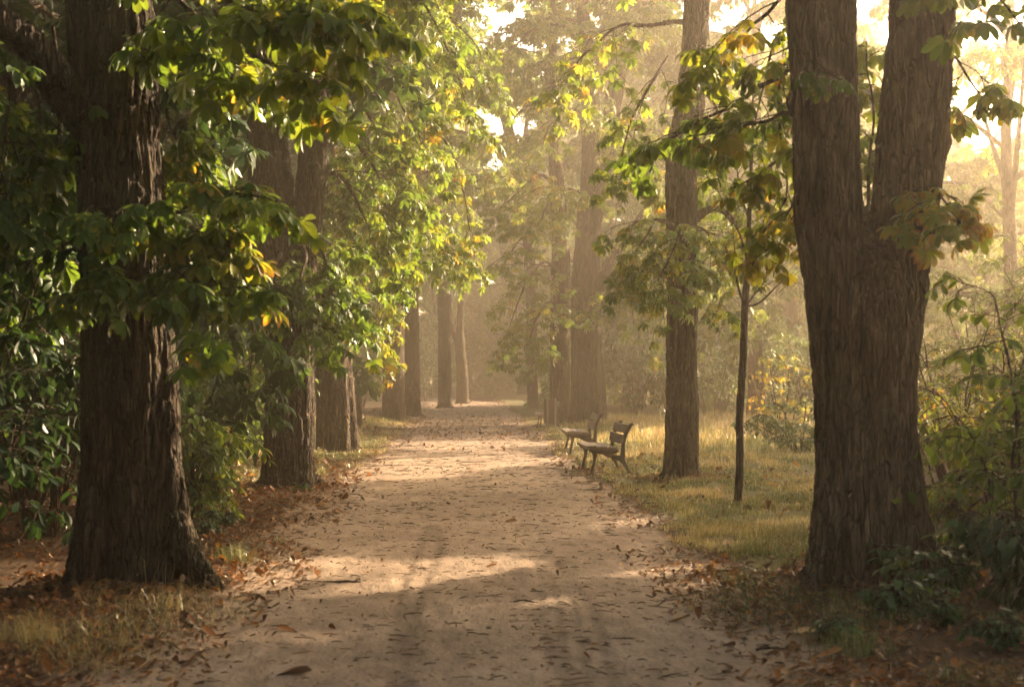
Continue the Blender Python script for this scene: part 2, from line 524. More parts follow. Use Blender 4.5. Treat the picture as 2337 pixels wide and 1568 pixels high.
# ------------------------------------------------------------------ trunks
def fused_trunk(name, parts, voxel, amp, cell, smooth=8, seed=0, origin=(0, 0, 0)):
    """Stems and roots grown as tubes, fused to one skin, then furrowed along the grain like old chestnut bark."""
    mb = MB()
    for pts in parts:
        a = np.array([[*p[0], p[1]] for p in pts], float)
        g = spline(a, max(14, 6 * len(a)))
        tubes(mb, g[:, :3], g[:, 3], 24, cap=True)
    me = mb.mesh('seed')
    ob = bpy.data.objects.new('seed', me); COL.objects.link(ob)
    m = ob.modifiers.new('r', 'REMESH'); m.mode = 'VOXEL'; m.voxel_size = voxel
    s = ob.modifiers.new('s', 'SMOOTH'); s.factor = .5; s.iterations = smooth
    dg = bpy.context.evaluated_depsgraph_get(); dg.update()
    out = bpy.data.meshes.new_from_object(ob.evaluated_get(dg))
    bpy.data.objects.remove(ob); bpy.data.meshes.remove(me)
    n = len(out.vertices)
    co = np.empty(n * 3, np.float32); out.vertices.foreach_get('co', co); co = co.reshape(-1, 3).astype(float)
    no = np.empty(n * 3, np.float32); out.vertex_normals.foreach_get('vector', no); no = no.reshape(-1, 3).astype(float)
    q = co * np.array([1, 1, .19]) * cell + seed * 11.3
    q = q + np.stack([vnoise(co * 5 * np.array([1, 1, .5]), 31 + k) for k in range(3)], 1) * .5
    f1, f2 = worley(q, seed)
    rid = np.clip((f2 - f1) / .38, 0, 1); rid = rid * rid * (3 - 2 * rid)
    rid2 = np.abs(vnoise(co * np.array([1, 1, .14]) * cell * 1.9, seed + 3))
    big = fbm(co * np.array([1, 1, .3]) * 2.4, 2, seed + 40)
    d = amp * (rid - .6) + amp * .55 * rid2 + big * amp * 1.1 + amp * .25 * fbm(co * 45, 2, 8)
    co = co + no * d[:, None] - np.asarray(origin, float)
    out.vertices.foreach_set('co', co.astype(np.float32).ravel())
    out.polygons.foreach_set('use_smooth', np.ones(len(out.polygons), bool))
    out.update(); out.name = name
    return out


def stem(Y, rows, dY=0.0):
    """rows of (px, py, width px) at distance Y -> world points with radii."""
    out = []
    for k, (px, py, w) in enumerate(rows):
        y = Y + dY * k / max(len(rows) - 1, 1)
        out.append((W(px, py, y), w / 2 * y / F))
    return out


def roots(c, r, n, seed, reach=1.0, skip=()):
    rng = np.random.default_rng(seed); out = []
    for k in range(n):
        a = 2 * PI * (k + rng.uniform(-.3, .3)) / n
        d = np.array([math.cos(a), math.sin(a), 0])
        R = r * rng.uniform(1.35, 1.75) * reach
        out.append([(c + d * r * .4 + [0, 0, r * 3.2], r * .36), (c + d * r * .68 + [0, 0, r * 1.3], r * .30), (c + d * r * .92 + [0, 0, r * .45], r * .24),
                    (c + d * R * .95 + [0, 0, r * .06], r * .16), (c + d * R * 1.25 - [0, 0, r * .25], r * .06)])
    return out


def crown_meshes(name, seed, z0, z1, rad, nl=26, ls=.2, tmpl=MID, low_droop=.5, dens=1.0, tint=.36, far=False, brown=.1):
    wood, leaf = MB(), MB()
    rng = np.random.default_rng(seed)
    for i in range(nl):
        u = (i + .5) / nl
        z = z0 + (z1 - z0) * u ** 1.15
        a = i * 2.39996 + rng.uniform(-.3, .3)
        R = rad * (math.sin(PI * min(.98, .22 + .74 * u)) ** .7) * rng.uniform(.75, 1.15)
        d = np.array([math.cos(a), math.sin(a), 0])
        side = np.array([-d[1], d[0], 0]) * rng.uniform(-.25, .25) * R
        up = R * (.15 + .75 * u) * rng.uniform(.7, 1.2)
        dr = low_droop * R * (1 - u) ** 1.2
        g = [np.array([0, 0, z - .2]), d * R * .35 + [0, 0, z + up * .55], d * R * .75 + side * .6 + [0, 0, z + up * .8 - dr * .35], d * R * 1.05 + side + [0, 0, z + up * .7 - dr]]
        bough(wood, leaf, g, .05 + .05 * (1 - u), int(12 * dens), R * .36, 6, .7, 4, ls, .4, tint, .14, tmpl, seed * 100 + i, brown, .2, seg=5)
    wm, lm = wood.mesh(name + '_branches'), leaf.mesh(name + '_crown')
    return wm, lm


print('setup done')
# ================================================================== GROUND, PATH
def grid_mesh(xs, ys, zf, tf):
    X, Y = np.meshgrid(xs, ys)
    v = np.stack([X.ravel(), Y.ravel(), zf(X, Y).ravel()], 1)
    nx, ny = len(xs), len(ys)
    i, j = np.meshgrid(np.arange(nx - 1), np.arange(ny - 1))
    a = (j * nx + i).ravel()
    mb = MB(); mb.add(v, np.stack([a, a + 1, a + nx + 1, a + nx], 1), tf(X, Y).ravel())
    return mb


def zone(x, y):
    """How much grass grows at a place (0..1); the rest is leaf mould."""
    x = np.asarray(x, float); y = np.asarray(y, float)
    n = vnoise(np.stack([x.ravel() * .8, y.ravel() * .5, 0 * x.ravel()], 1), 77).reshape(x.shape)
    n4 = vnoise(np.stack([x.ravel() * 2.6, y.ravel() * 1.1, 0 * x.ravel() + 3], 1), 78).reshape(x.shape)
    right = (x > 1.8 + .22 * n + .22 * n4) & (y > 11.0 + 1.3 * n + 1.6 * n4 + .3 * (x - 1.5)) & (x < 1.5 + y * .22)
    left = (x < -1.35 - .25 * n) & (y > 18.2 + .8 * n) & (y < 46) & (x > -4.6)
    r = np.clip(.55 + .6 * n, 0, 1)
    return np.where(right, np.clip(r + .3, 0, 1), np.where(left, r, 0.0))


def ground_tint(x, y):
    d = np.abs(x - path_c(y)) - path_w(y)
    t = np.clip((d - .05) / .7, 0, 1) * .5
    return t + .5 * zone(x, y) * np.clip((d - .1) / .4, 0, 1)


xs = np.unique(np.concatenate([np.linspace(-320, -14, 26), np.linspace(-14, -4.5, 30), np.linspace(-4.5, 5, 130), np.linspace(5, 14, 30), np.linspace(14, 320, 26)]))
ys = np.unique(np.concatenate([np.linspace(-40, 4, 12), np.linspace(4, 18, 180), np.linspace(18, 45, 160), np.linspace(45, 110, 110), np.linspace(110, 420, 30)]))
ground = link('ground', grid_mesh(xs, ys, gz, ground_tint).mesh('ground'), ground_mat())
tag(ground, 'brown woodland soil with leaf mould and grassy patches', 'ground', kind='structure')

us = np.linspace(-1, 1, 90); ys = np.unique(np.concatenate([np.linspace(3, 20, 300), np.linspace(20, 60, 260), np.linspace(60, 96, 70)]))
U_, Y_ = np.meshgrid(us, ys)
edge = np.stack([np.sign(U_).ravel() * 3, Y_.ravel() * 1.6, 0 * U_.ravel()], 1)
wob = (fbm(edge, 3, 21) * .16).reshape(U_.shape)
X_ = path_c(Y_) + U_ * (path_w(Y_) + wob)
p = np.stack([X_.ravel(), Y_.ravel(), 0 * X_.ravel()], 1)
fall = np.clip((1 - np.abs(U_)) / .10, 0, 1)
mic = (.010 * np.abs(fbm(p * np.array([3.5, 3.5, 1]), 3, 51)) + .006 * (fbm(p * 11, 2, 52) + 1)).reshape(X_.shape)
rut = np.zeros_like(X_)
for rx, rw in ((.43, .035), (.50, .03), (.58, .03), (.66, .035), (-.35, .05), (-.47, .04)):
    c = path_c(Y_) + rx + .05 * np.sin(Y_ * .9 + rx * 9)
    rut += -.013 * np.exp(-((X_ - c) / rw) ** 2) * (Y_ < 14)
Z_ = gz(X_, Y_) + .004 + fall * (mic + .002 * (Y_ > 30) + .006 + rut)
a = (np.arange(len(ys) - 1)[:, None] * 90 + np.arange(89)[None]).ravel()
wear = np.clip(-rut / .013, 0, 1) * np.clip(.6 + .8 * vnoise(p * np.array([2, .7, 1]), 71), 0, 1).reshape(X_.shape)
mb = MB(); mb.add(np.stack([X_.ravel(), Y_.ravel(), Z_.ravel()], 1), np.stack([a, a + 1, a + 91, a + 90], 1), wear.ravel())
tag(link('path', mb.mesh('path'), path_mat()), 'straight beige packed dirt path littered with twigs', 'path', kind='structure')

# ================================================================== AVENUE TREES
rngA = np.random.default_rng(5)
PROTO = {}
PROTO['a'] = crown_meshes('chestnut_a', 1, 6.2, 16.5, 4.6, 22, .26, MID, .12)
PROTO['b'] = crown_meshes('chestnut_b', 2, 7.2, 18.0, 4.2, 20, .26, MID, .15)
PROTO['low'] = crown_meshes('chestnut_low', 3, 2.6, 15.0, 4.6, 28, .27, MID, .75, tint=.33)
PROTO['far'] = crown_meshes('wood_far', 4, 1.6, 15.5, 4.8, 30, .42, FAR, .6, .9, tint=.36)
PROTO['far2'] = crown_meshes('wood_far_two', 6, 3.5, 18.0, 4.4, 26, .42, FAR, .5, .9, tint=.42)
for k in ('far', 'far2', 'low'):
    q = PROTO[k][1].copy(); q.materials.append(LEAF_SHADE); PROTO[k + '_shaded'] = (PROTO[k][0], q)  # crown copies with the shade painted into their leaf colour
PROTO['sparse'] = crown_meshes('sparse', 8, 3.0, 15.5, 4.2, 13, .3, FAR, .3, .5, tint=.45)
print('crowns done')


def add_crown(tree, key, z=0.0, rz=0.0, sc=1.0, xy=(0, 0)):
    wm, lm = PROTO[key]
    c = link('crown', lm, LEAF, tree, (xy[0], xy[1], z), rz, sc)
    link('branches', wm, TWIG, c)
    return c


def add_bough(tree, guide, **k):
    wood, leaf = MB(), MB()
    bough(wood, leaf, guide, **k)
    o = tree.location
    b = link('bough', wood.mesh('bough', origin=o), TWIG, tree)
    link('leaf_spray', leaf.mesh('leaf_spray', origin=o), LEAF, b)
    return b


def tree(base, label, parts, voxel, amp, cell, bark=BARK, name='chestnut_tree', cat='tree', group=None, seed=0, smooth=8):
    base = np.array([base[0], base[1], 0.0])
    base[2] = float(gz(base[0], base[1])) - .02
    t = thing(name, base, label, cat, group)
    link('trunk', fused_trunk('trunk', parts, voxel, amp, cell, smooth, seed, base), bark, t)
    return t


def pts(*a):
    return [W(*x) for x in a]


AV = 'chestnut trees lining the path'
# nearest on the left
b = G(303, 1338); Y1 = b[1]
parts = [stem(Y1, [(306, 1400, 250), (305, 1330, 240), (304, 1250, 226), (301, 1100, 218), (298, 900, 212), (290, 650, 205), (268, 300, 196), (250, 0, 184), (240, -300, 170), (235, -900, 140), (240, -1800, 60)]),
         stem(Y1, [(255, 330, 130), (190, 270, 92), (130, 190, 80), (60, 95, 72), (-60, 10, 66), (-260, -110, 60)], -1.0),
         [(b + [.17, -.06, 1.5], .14), (b + [.26, -.10, .8], .12), (b + [.35, -.15, .40], .11), (b + [.47, -.20, .19], .095), (b + [.62, -.26, .05], .06), (b + [.80, -.32, -.08], .03)],
         [(b + [-.14, -.14, 1.2], .17), (b + [-.2, -.2, .5], .15), (b + [-.28, -.28, .12], .12), (b + [-.38, -.38, -.08], .06)],
         [(b + [.03, -.16, 1.2], .15), (b + [.05, -.25, .5], .13), (b + [.06, -.32, .12], .11), (b + [.08, -.42, -.08], .06)]] + roots(b, .33, 5, 3, .8)
L1 = tree(b, 'nearest left trunk, dark furrowed bark with a big limb bending off left', parts, .013, .021, 15, BARK_SHADE, group=AV, seed=1, smooth=6)
add_crown(L1, 'a', .6, 2.1, .92)
# nearest on the right, a fork of two stems
b = G(1973, 1332); Y2 = b[1]
parts = [stem(Y2, [(1974, 1400, 256), (1974, 1320, 250), (1976, 1200, 236), (1976, 1000, 226), (1976, 850, 224), (1978, 700, 225), (1978, 600, 190), (1978, 520, 80), (1978, 470, 20)]),
         stem(Y2, [(1945, 1000, 140), (1925, 800, 150), (1912, 650, 152), (1892, 480, 154), (1886, 300, 148), (1879, 150, 150), (1875, 0, 154), (1866, -300, 146), (1850, -900, 120), (1830, -1700, 50)]),
         stem(Y2, [(2005, 1000, 140), (2022, 800, 150), (2040, 650, 150), (2066, 480, 148), (2084, 300, 154), (2100, 120, 148), (2112, -40, 146), (2130, -300, 140), (2175, -900, 112), (2230, -1700, 50)]),
         stem(Y2, [(2120, 290, 60), (2138, 325, 66), (2132, 365, 50)]), stem(Y2, [(1830, 200, 40), (1822, 238, 56), (1836, 280, 40)]),
         [(b + [-.18, -.08, 1.2], .16), (b + [-.27, -.14, .5], .14), (b + [-.38, -.22, .12], .10), (b + [-.52, -.3, -.06], .04)],
         [(b + [.18, -.1, 1.1], .16), (b + [.28, -.16, .45], .14), (b + [.38, -.24, .1], .10), (b + [.48, -.3, -.06], .05)],
         [(b + [-.02, -.18, 1.1], .15), (b + [-.02, -.28, .45], .13), (b + [-.03, -.36, .1], .1), (b + [-.03, -.46, -.08], .05)]] + roots(b, .35, 5, 8, .85)
R1 = tree(b, 'nearest right trunk, splitting into two thick stems with knobbly bumps', parts, .013, .013, 18, group=AV, seed=2, smooth=6)
add_crown(R1, 'b', 0.2, .4, 1.0, (.1, .2))
# second on the left, forked
b = G(660, 1112); Y = b[1]
parts = [stem(Y, [(660, 1150, 130), (660, 1105, 126), (659, 1040, 116), (659, 950, 110), (657, 800, 114), (656, 700, 124), (652, 640, 110), (650, 590, 50)]),
         stem(Y, [(645, 720, 84), (628, 600, 86), (604, 400, 78), (588, 250, 76), (577, 100, 72), (568, -60, 68), (560, -500, 50), (550, -1000, 20)]),
         stem(Y, [(672, 720, 74), (692, 560, 66), (712, 400, 64), (724, 250, 62), (746, 100, 58), (768, -40, 54), (800, -500, 44), (850, -1000, 18)], .6),
         stem(Y, [(640, 640, 44), (655, 520, 36), (648, 380, 32), (632, 240, 26), (620, 100, 22), (600, -100, 14)], 1.5),
         stem(Y, [(625, 640, 56), (580, 575, 44), (540, 535, 36), (500, 500, 30), (440, 470, 22)], -1)] + roots(b, .335, 6, 4, .95)
L2 = tree(b, 'second left trunk, dark and forking into a V behind low leaves', parts, .02, .022, 11, BARK_SHADE, group=AV, seed=3, smooth=5)
add_crown(L2, 'b', .4, 1.2, 1.0)
# third on the left: broad fluted grey base
b = G(762, 1034); Y = b[1]
parts = [stem(Y, [(762, 1070, 84), (760, 1030, 80), (757, 970, 72), (753, 880, 66), (748, 750, 62), (745, 600, 60), (742, 300, 54), (735, 0, 48), (730, -350, 26)])] + roots(b, .31, 7, 11, 1.0)
for k, (dx, dy) in enumerate(((.2, -.22), (.34, .0), (-.18, -.2), (.02, -.3))):
    parts.append([(b + [dx * .55, dy * .55, 2.2], .12), (b + [dx * .8, dy * .8, 1.1], .13), (b + [dx * 1.05, dy * 1.05, .3], .12), (b + [dx * 1.35, dy * 1.35, -.1], .08)])
L3 = tree(b, 'pale fluted trunk with a flaring base tucked behind the second left trunk', parts, .03, .014, 12, BARK_FAR, group=AV, seed=4, smooth=4)
add_crown(L3, 'b', .3, .3, 1.0)
# farther left
for px, py, w, lab, key, rz in ((899, 962, 50, 'stout left trunk in mid distance, its base wider than its neighbour on the right', 'a', 4.0),
                                (942, 951, 36, 'left trunk in mid distance close against a stouter one on its left', 'a', 1.9),
                                (1016, 932, 31, 'straight far left trunk beside a forked one near the path bend', 'a', .7),
                                (1056, 922, 26, 'far forked trunk, last of the left row before the path bend', 'b', 5.1)):
    b = G(px, py); Y = b[1]; s = Y / F
    top = -int(9 / s)
    if w == 26:
        parts = [stem(Y, [(px, py + 15, w * 1.25), (px - 1, 860, w), (px - 6, 790, w * .95), (px - 8, 760, w * .8)]),
                 stem(Y, [(px - 7, 790, w * .7), (px - 4, 700, w * .6), (px, 560, w * .5), (px + 8, 300, w * .4), (px + 10, 0, w * .2)]),
                 stem(Y, [(px - 8, 790, w * .6), (px - 26, 740, w * .5), (px - 30, 660, w * .4), (px - 36, 500, w * .3), (px - 40, 300, w * .2)])]
    else:
        parts = [stem(Y, [(px, py + 15, w * 1.2), (px, py - 10, w * 1.12), (px - 1, 860, w), (px - 3, 700, w * .92), (px - 12, 560, w * .85), (px - 14, 300, w * .7), (px - 10, 0, w * .4)])]
    t = tree(b, lab, parts + roots(b, w / 2 * s, 6, int(px)), .045, .016, 9, BARK_FAR, group=AV, seed=int(px) % 17)
    add_crown(t, key, 1.0 if px < 1000 else 2.0, rz, 1.0 if px < 1000 else 1.1, (0, 0) if px < 1000 else (-2.8, .5))

# second on the right
b = G(1555, 1096); YR2 = Y = b[1]
parts = [stem(Y, [(1555, 1130, 96), (1555, 1090, 90), (1556, 1030, 78), (1556, 950, 74), (1555, 800, 70), (1557, 600, 68), (1556, 420, 70), (1560, 330, 74), (1573, 250, 64), (1582, 150, 60), (1590, 0, 56), (1598, -400, 46), (1604, -1000, 16)]),
         stem(Y, [(1585, 62, 20), (1550, 50, 14), (1500, 56, 11), (1440, 62, 7)], .5),
         stem(Y, [(1585, 500, 22), (1620, 478, 18), (1650, 482, 14), (1690, 520, 9)], .5)] + roots(b, .245, 6, 6, .9)
R2 = tree(b, 'slim straight trunk standing between the benches and a thin sapling', parts, .018, .016, 12, group=AV, seed=6, smooth=5)
add_crown(R2, 'b', 1.0, 3.3, 1.0)
# big pair on the right behind the benches
b = G(1338, 973); Y = b[1]; YR3 = Y
parts = [stem(Y, [(1340, 1000, 82), (1339, 965, 78), (1338, 900, 72), (1337, 800, 68), (1336, 680, 66), (1341, 560, 58), (1348, 450, 52), (1350, 300, 46), (1342, 150, 38), (1330, 0, 30), (1320, -400, 14)]),
         stem(Y, [(1352, 520, 36), (1370, 420, 40), (1388, 320, 40), (1408, 180, 38), (1450, 0, 32), (1490, -250, 14)], 1),
         stem(Y, [(1352, 690, 34), (1378, 630, 30), (1400, 585, 28), (1432, 540, 24), (1470, 480, 14)], -1)] + roots(b, .45, 8, 9, .8)
for k, (dx, dy) in enumerate(((.25, -.3), (.42, -.1), (-.1, -.42), (-.3, -.25))):
    parts.append([(b + [dx * .6, dy * .6, 3.2], .14), (b + [dx * .85, dy * .85, 1.6], .16), (b + [dx * 1.05, dy * 1.05, .4], .16), (b + [dx * 1.3, dy * 1.3, -.1], .08)])
R3 = tree(b, 'massive fluted trunk with pale lit edge rising behind the benches', parts, .04, .02, 9, BARK_FAR, group=AV, seed=7, smooth=4)
add_crown(R3, 'b', 2.5, 2.5, 1.12, (.8, 0))
b = W(1277, 968, 42.5); b[2] = 0; Y = b[1]
parts = [stem(Y, [(1277, 985, 50), (1278, 940, 46), (1278, 800, 44), (1279, 650, 44), (1278, 540, 40), (1269, 400, 32), (1264, 250, 26), (1262, 100, 20), (1260, -200, 8)])] + roots(b, .3, 5, 10, .8)
R4 = tree(b, 'darker upright trunk pressed against the massive fluted trunk on its right', parts, .04, .016, 9, group=AV, seed=8)
add_crown(R4, 'b', 5.6, 4.9, .75, (1.3, 0))
# leaning tree in the gap
b = W(1216, 930, 60); b[2] = 0
parts = [stem(60, [(1216, 945, 30), (1215, 900, 26), (1212, 700, 24), (1205, 540, 26), (1190, 430, 26), (1168, 330, 25), (1146, 250, 22), (1112, 178, 22), (1065, 145, 18), (1010, 120, 10)]),
         stem(60, [(1185, 410, 14), (1200, 300, 12), (1215, 150, 9), (1230, 0, 6)])]
R5 = tree(b, 'hazy tree whose curved trunk leans left over the end of the path', parts, .05, .016, 9, BARK_FAR, group=AV, seed=9)
add_crown(R5, 'far2', 9.0, 2.0, .6, (2.2, 1.0))

# thin sapling
b = G(1683, 1165); Y = b[1]
wood, leaf = MB(), MB()
tubes(wood, spline(pts((1683, 1172, Y), (1689, 1040, Y), (1688, 950, Y), (1696, 820, Y), (1700, 700, Y), (1706, 600, Y), (1712, 450, Y), (1717, 300, Y), (1719, 190, Y)), 60),
      np.interp(np.linspace(0, 1, 60), [0, .05, .3, .5, .62, .8, 1], [.056, .045, .042, .039, .03, .018, .006]) * (1 + .05 * np.sin(np.arange(60) * 1.7)), 14)
for q in ([(1700, 705), (1686, 660), (1675, 610), (1655, 560), (1640, 500)], [(1701, 700), (1722, 672), (1745, 640), (1752, 600)], [(1706, 600), (1690, 540), (1660, 480), (1632, 420), (1625, 380)],
          [(1708, 560), (1730, 520), (1760, 490), (1780, 430)], [(1710, 500), (1690, 440), (1680, 380), (1662, 330)], [(1714, 420), (1735, 370), (1742, 300)], [(1704, 640), (1680, 590), (1672, 520)],
          [(1700, 700), (1735, 690), (1790, 640), (1830, 650)]):
    g = spline(pts(*[(x, y, Y + .15 * k) for k, (x, y) in enumerate(q)]), 14)
    tubes(wood, g, np.linspace(.014, .004, 14), 6)
    S, st, sl = children(g[None], 5, .3, .35, np.random.default_rng(q[1][0]), .1, lift=.3)
    tubes(wood, S, np.linspace(.005, .003, 6)[None] * np.ones((len(S), 1)), 4)
b[2] = 0
SAP = thing('young_tree', b, 'thin bare young tree with a pencil straight stem in the grass', 'sapling')
link('trunk', wood.mesh('trunk', origin=b), BARK_FAR, SAP)
wood = MB()
g = pts((1708, 560, Y), (1730, 520, Y + .2), (1742, 480, Y + .3), (1760, 470, Y + .3))
bough(wood, leaf, g, .008, 5, .3, 3, .2, 3, .10, .3, .62, .1, MID, 88)
g = pts((1701, 690, Y), (1680, 620, Y), (1650, 560, Y - .2), (1640, 520, Y - .2))
link('crown', leaf.mesh('crown', origin=b), LEAF, SAP)

# slender pale pole-like tree on the left
b = G(820, 985); Y = b[1]
wood = MB()
tubes(wood, spline(pts((821, 992, Y), (819, 900, Y), (817, 820, Y), (815, 740, Y), (810, 560, Y), (806, 350, Y)), 40), np.linspace(.085, .03, 40), 12)
PO = thing('young_tree', b, 'pale pole-thin young tree between the left trunks, leaves above hiding its top', 'sapling')
link('trunk', wood.mesh('trunk', origin=b), BARK_FAR, PO)
w2, l2 = MB(), MB()
for k, q in enumerate(([(812, 640), (780, 600), (740, 580)], [(810, 560), (850, 520), (890, 540)], [(808, 450), (780, 400), (760, 380)])):
    bough(w2, l2, pts(*[(x, y, Y) for x, y in q]), .02, 8, .7, 5, .4, 4, .2, .4, .35, .1, MID, 300 + k)
link('crown', l2.mesh('crown', origin=b), LEAF, PO)
link('branches', w2.mesh('branches', origin=b), TWIG, PO)
print('trees done')

# ------------------------------------------------------------------ boughs that hang into the picture
B = add_bough
# L1: low spray in front of its trunk, big leaves
K = dict(nside=7, slen=.42, ntw=3, tlen=.22, nl=4, ls=.14, droop=.35, tmpl=NEAR, tint=.36, brown=.14, fdown=.25)
B(L1, pts((330, 520, 9.85), (400, 480, 9.4), (480, 440, 9.2), (560, 440, 9.1), (610, 460, 9.0)), r0=.016, seed=1001, **K)
B(L1, pts((310, 560, 9.7), (300, 500, 9.2), (270, 480, 9.0), (230, 520, 8.9)), r0=.013, seed=1002, **{**K, 'tint': .26, 'nside': 5, 'ntw': 2})
B(L1, pts((360, 600, 9.7), (430, 590, 9.3), (490, 630, 9.2), (530, 700, 9.1)), r0=.014, seed=1003, **K)
B(L1, pts((340, 640, 9.7), (290, 620, 9.2), (230, 640, 9.1), (170, 680, 9.0)), r0=.012, seed=1004, **{**K, 'tint': .3, 'nside': 5, 'ntw': 2})
B(L1, pts((370, 560, 9.8), (420, 520, 9.5), (480, 540, 9.4), (540, 560, 9.4)), r0=.012, seed=1005, **{**K, 'tint': .55})
B(L1, pts((380, 250, 10.2), (390, 290, 10.4), (410, 330, 10.5), (440, 370, 10.6)), r0=.012, seed=1006, **{**K, 'nside': 6})
# L1: bright leaves along the top
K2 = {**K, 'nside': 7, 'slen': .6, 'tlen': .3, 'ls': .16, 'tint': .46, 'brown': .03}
B(L1, pts((370, -150, 10), (450, -60, 9.6), (560, 20, 9.3), (680, 60, 9.1), (790, 30, 9.0)), r0=.022, seed=1011, **K2)
B(L1, pts((370, -60, 10), (430, 20, 9.8), (530, 90, 9.6), (620, 150, 9.4), (700, 170, 9.3)), r0=.02, seed=1012, **K2)
B(L1, pts((380, -40, 10.4), (440, 40, 10.6), (500, 110, 10.8), (560, 170, 11)), r0=.018, seed=1013, **{**K2, 'tint': .4})
B(L1, pts((560, -150, 9.6), (660, -60, 9.2), (740, -20, 9.0), (800, 0, 8.9)), r0=.018, seed=1014, **{**K2, 'tint': .52, 'brown': .08})
# L1: leaves on the far left side, dark
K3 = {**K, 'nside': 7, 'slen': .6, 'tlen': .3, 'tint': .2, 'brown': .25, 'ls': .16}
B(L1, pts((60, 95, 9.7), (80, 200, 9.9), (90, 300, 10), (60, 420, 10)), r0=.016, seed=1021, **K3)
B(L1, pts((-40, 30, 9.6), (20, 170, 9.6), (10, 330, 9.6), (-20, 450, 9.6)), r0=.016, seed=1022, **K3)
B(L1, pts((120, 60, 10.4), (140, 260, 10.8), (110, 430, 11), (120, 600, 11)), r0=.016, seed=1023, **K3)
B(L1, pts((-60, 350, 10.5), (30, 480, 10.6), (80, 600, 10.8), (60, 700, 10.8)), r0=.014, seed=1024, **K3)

# L2 / L3: the curtain of drooping sprays over the left half of the path
KM = dict(nside=10, slen=1.05, ntw=5, tlen=.5, nl=4, ls=.165, droop=.5, tmpl=MID, tint=.42, brown=.2, fdown=.35)
cur = [((745, 100, 19.4), (820, 60, 19.8), (880, 150, 20.4), (930, 260, 21), (970, 370, 21)),
       ((735, 160, 19.4), (800, 190, 20), (850, 280, 20.6), (900, 400, 21), (930, 480, 21)),
       ((722, 300, 19.4), (790, 300, 20), (850, 380, 20.5), (890, 470, 21), (910, 540, 21)),
       ((760, -40, 19.4), (860, -100, 20), (960, 0, 21), (1030, 150, 21), (1060, 260, 21)),
       ((712, 400, 19.4), (770, 400, 19.8), (815, 460, 20.2), (845, 540, 20.6), (865, 590, 20.6)),
       ((700, 520, 18.8), (730, 560, 18.2), (755, 630, 17.9), (790, 690, 17.8), (815, 730, 17.8)),
       ((690, 560, 18.5), (700, 590, 17.8), (685, 640, 17.4), (690, 690, 17.4), (715, 730, 17.4)),
       ((640, 580, 18.4), (625, 620, 17.6), (630, 670, 17.4), (655, 710, 17.4))]
for k, q in enumerate(cur):
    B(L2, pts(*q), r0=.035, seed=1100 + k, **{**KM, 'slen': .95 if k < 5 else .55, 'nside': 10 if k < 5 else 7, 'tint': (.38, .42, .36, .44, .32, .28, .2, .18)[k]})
cur = [((742, 300, 27), (820, 330, 26), (900, 450, 25), (970, 520, 25), (1010, 580, 25)),
       ((744, 420, 27), (800, 420, 26), (850, 470, 25.5), (890, 540, 25), (910, 590, 25)),
       ((738, 150, 27), (850, 120, 26), (960, 230, 26), (1050, 400, 26), (1080, 520, 26)),
       ((735, 0, 27), (860, -50, 27), (1000, 20, 27), (1080, 100, 27), (1110, 180, 27)),
       ((746, 560, 27), (775, 580, 26), (800, 630, 25.6), (830, 680, 25.4), (850, 710, 25.4)),
       ((740, 300, 27), (820, 310, 27), (900, 400, 27), (960, 500, 27), (990, 560, 27))]
for k, q in enumerate(cur):
    B(L3, pts(*q), r0=.05, seed=1200 + k, **{**KM, 'slen': 1.25, 'tlen': .6, 'ls': .18, 'tint': (.4, .46, .46, .42, .58, .36)[k]})

# R1: big leaved branch reaching left, and sprays round its stems
KR = dict(nside=8, slen=.6, ntw=3, tlen=.28, nl=4, ls=.142, droop=.4, tmpl=NEAR, tint=.45, brown=.07, fdown=.3)
B(R1, pts((1830, 60, 10.6), (1790, 160, 11.2), (1690, 240, 11.8), (1580, 290, 12.2), (1460, 345, 12.4)), r0=.026, seed=1301, **{**KR, 'tint': .42, 'nside': 8, 'ntw': 2})
B(R1, pts((1835, 250, 10.6), (1760, 270, 11.2), (1660, 300, 11.6), (1560, 310, 12)), r0=.018, seed=1302, **{**KR, 'tint': .52, 'nside': 5, 'ntw': 2})
B(R1, pts((1830, -60, 10.6), (1760, 20, 11), (1690, 80, 11.4), (1630, 140, 11.6)), r0=.02, seed=1303, **{**KR, 'tint': .56, 'nside': 6, 'ntw': 2})
B(R1, pts((1840, 20, 10.8), (1770, 100, 11.6), (1740, 200, 12), (1720, 300, 12.2)), r0=.016, seed=1304, **{**KR, 'tint': .62, 'nside': 6, 'ntw': 2})
B(R1, pts((1800, 110, 11.5), (1775, 240, 11.8), (1790, 380, 12), (1780, 480, 12), (1720, 560, 12)), r0=.012, seed=1305, **{**KR, 'nside': 5, 'slen': .3, 'ntw': 2, 'ls': .12, 'tint': .62, 'bare': .5})
B(R1, pts((1835, 420, 11.4), (1800, 480, 11.6), (1780, 550, 11.8), (1740, 590, 12)), r0=.010, seed=1306, **{**KR, 'nside': 5, 'slen': .3, 'ntw': 2, 'ls': .12, 'tint': .66})
B(R1, pts((1838, 330, 11.4), (1790, 360, 11.8), (1730, 400, 12), (1690, 420, 12)), r0=.010, seed=1307, **{**KR, 'nside': 4, 'slen': .3, 'ntw': 2, 'ls': .13, 'tint': .62})
B(R1, pts((1980, 480, 11), (1985, 380, 11.6), (1990, 250, 12), (1975, 100, 12.4)), r0=.016, seed=1308, **{**KR, 'nside': 12, 'slen': .4, 'tint': .5})
B(R1, pts((2130, 150, 10.4), (2180, 130, 10.8), (2220, 190, 11), (2260, 260, 11.2)), r0=.016, seed=1309, **{**KR, 'tint': .55, 'nside': 4, 'ntw': 2, 'slen': .4})
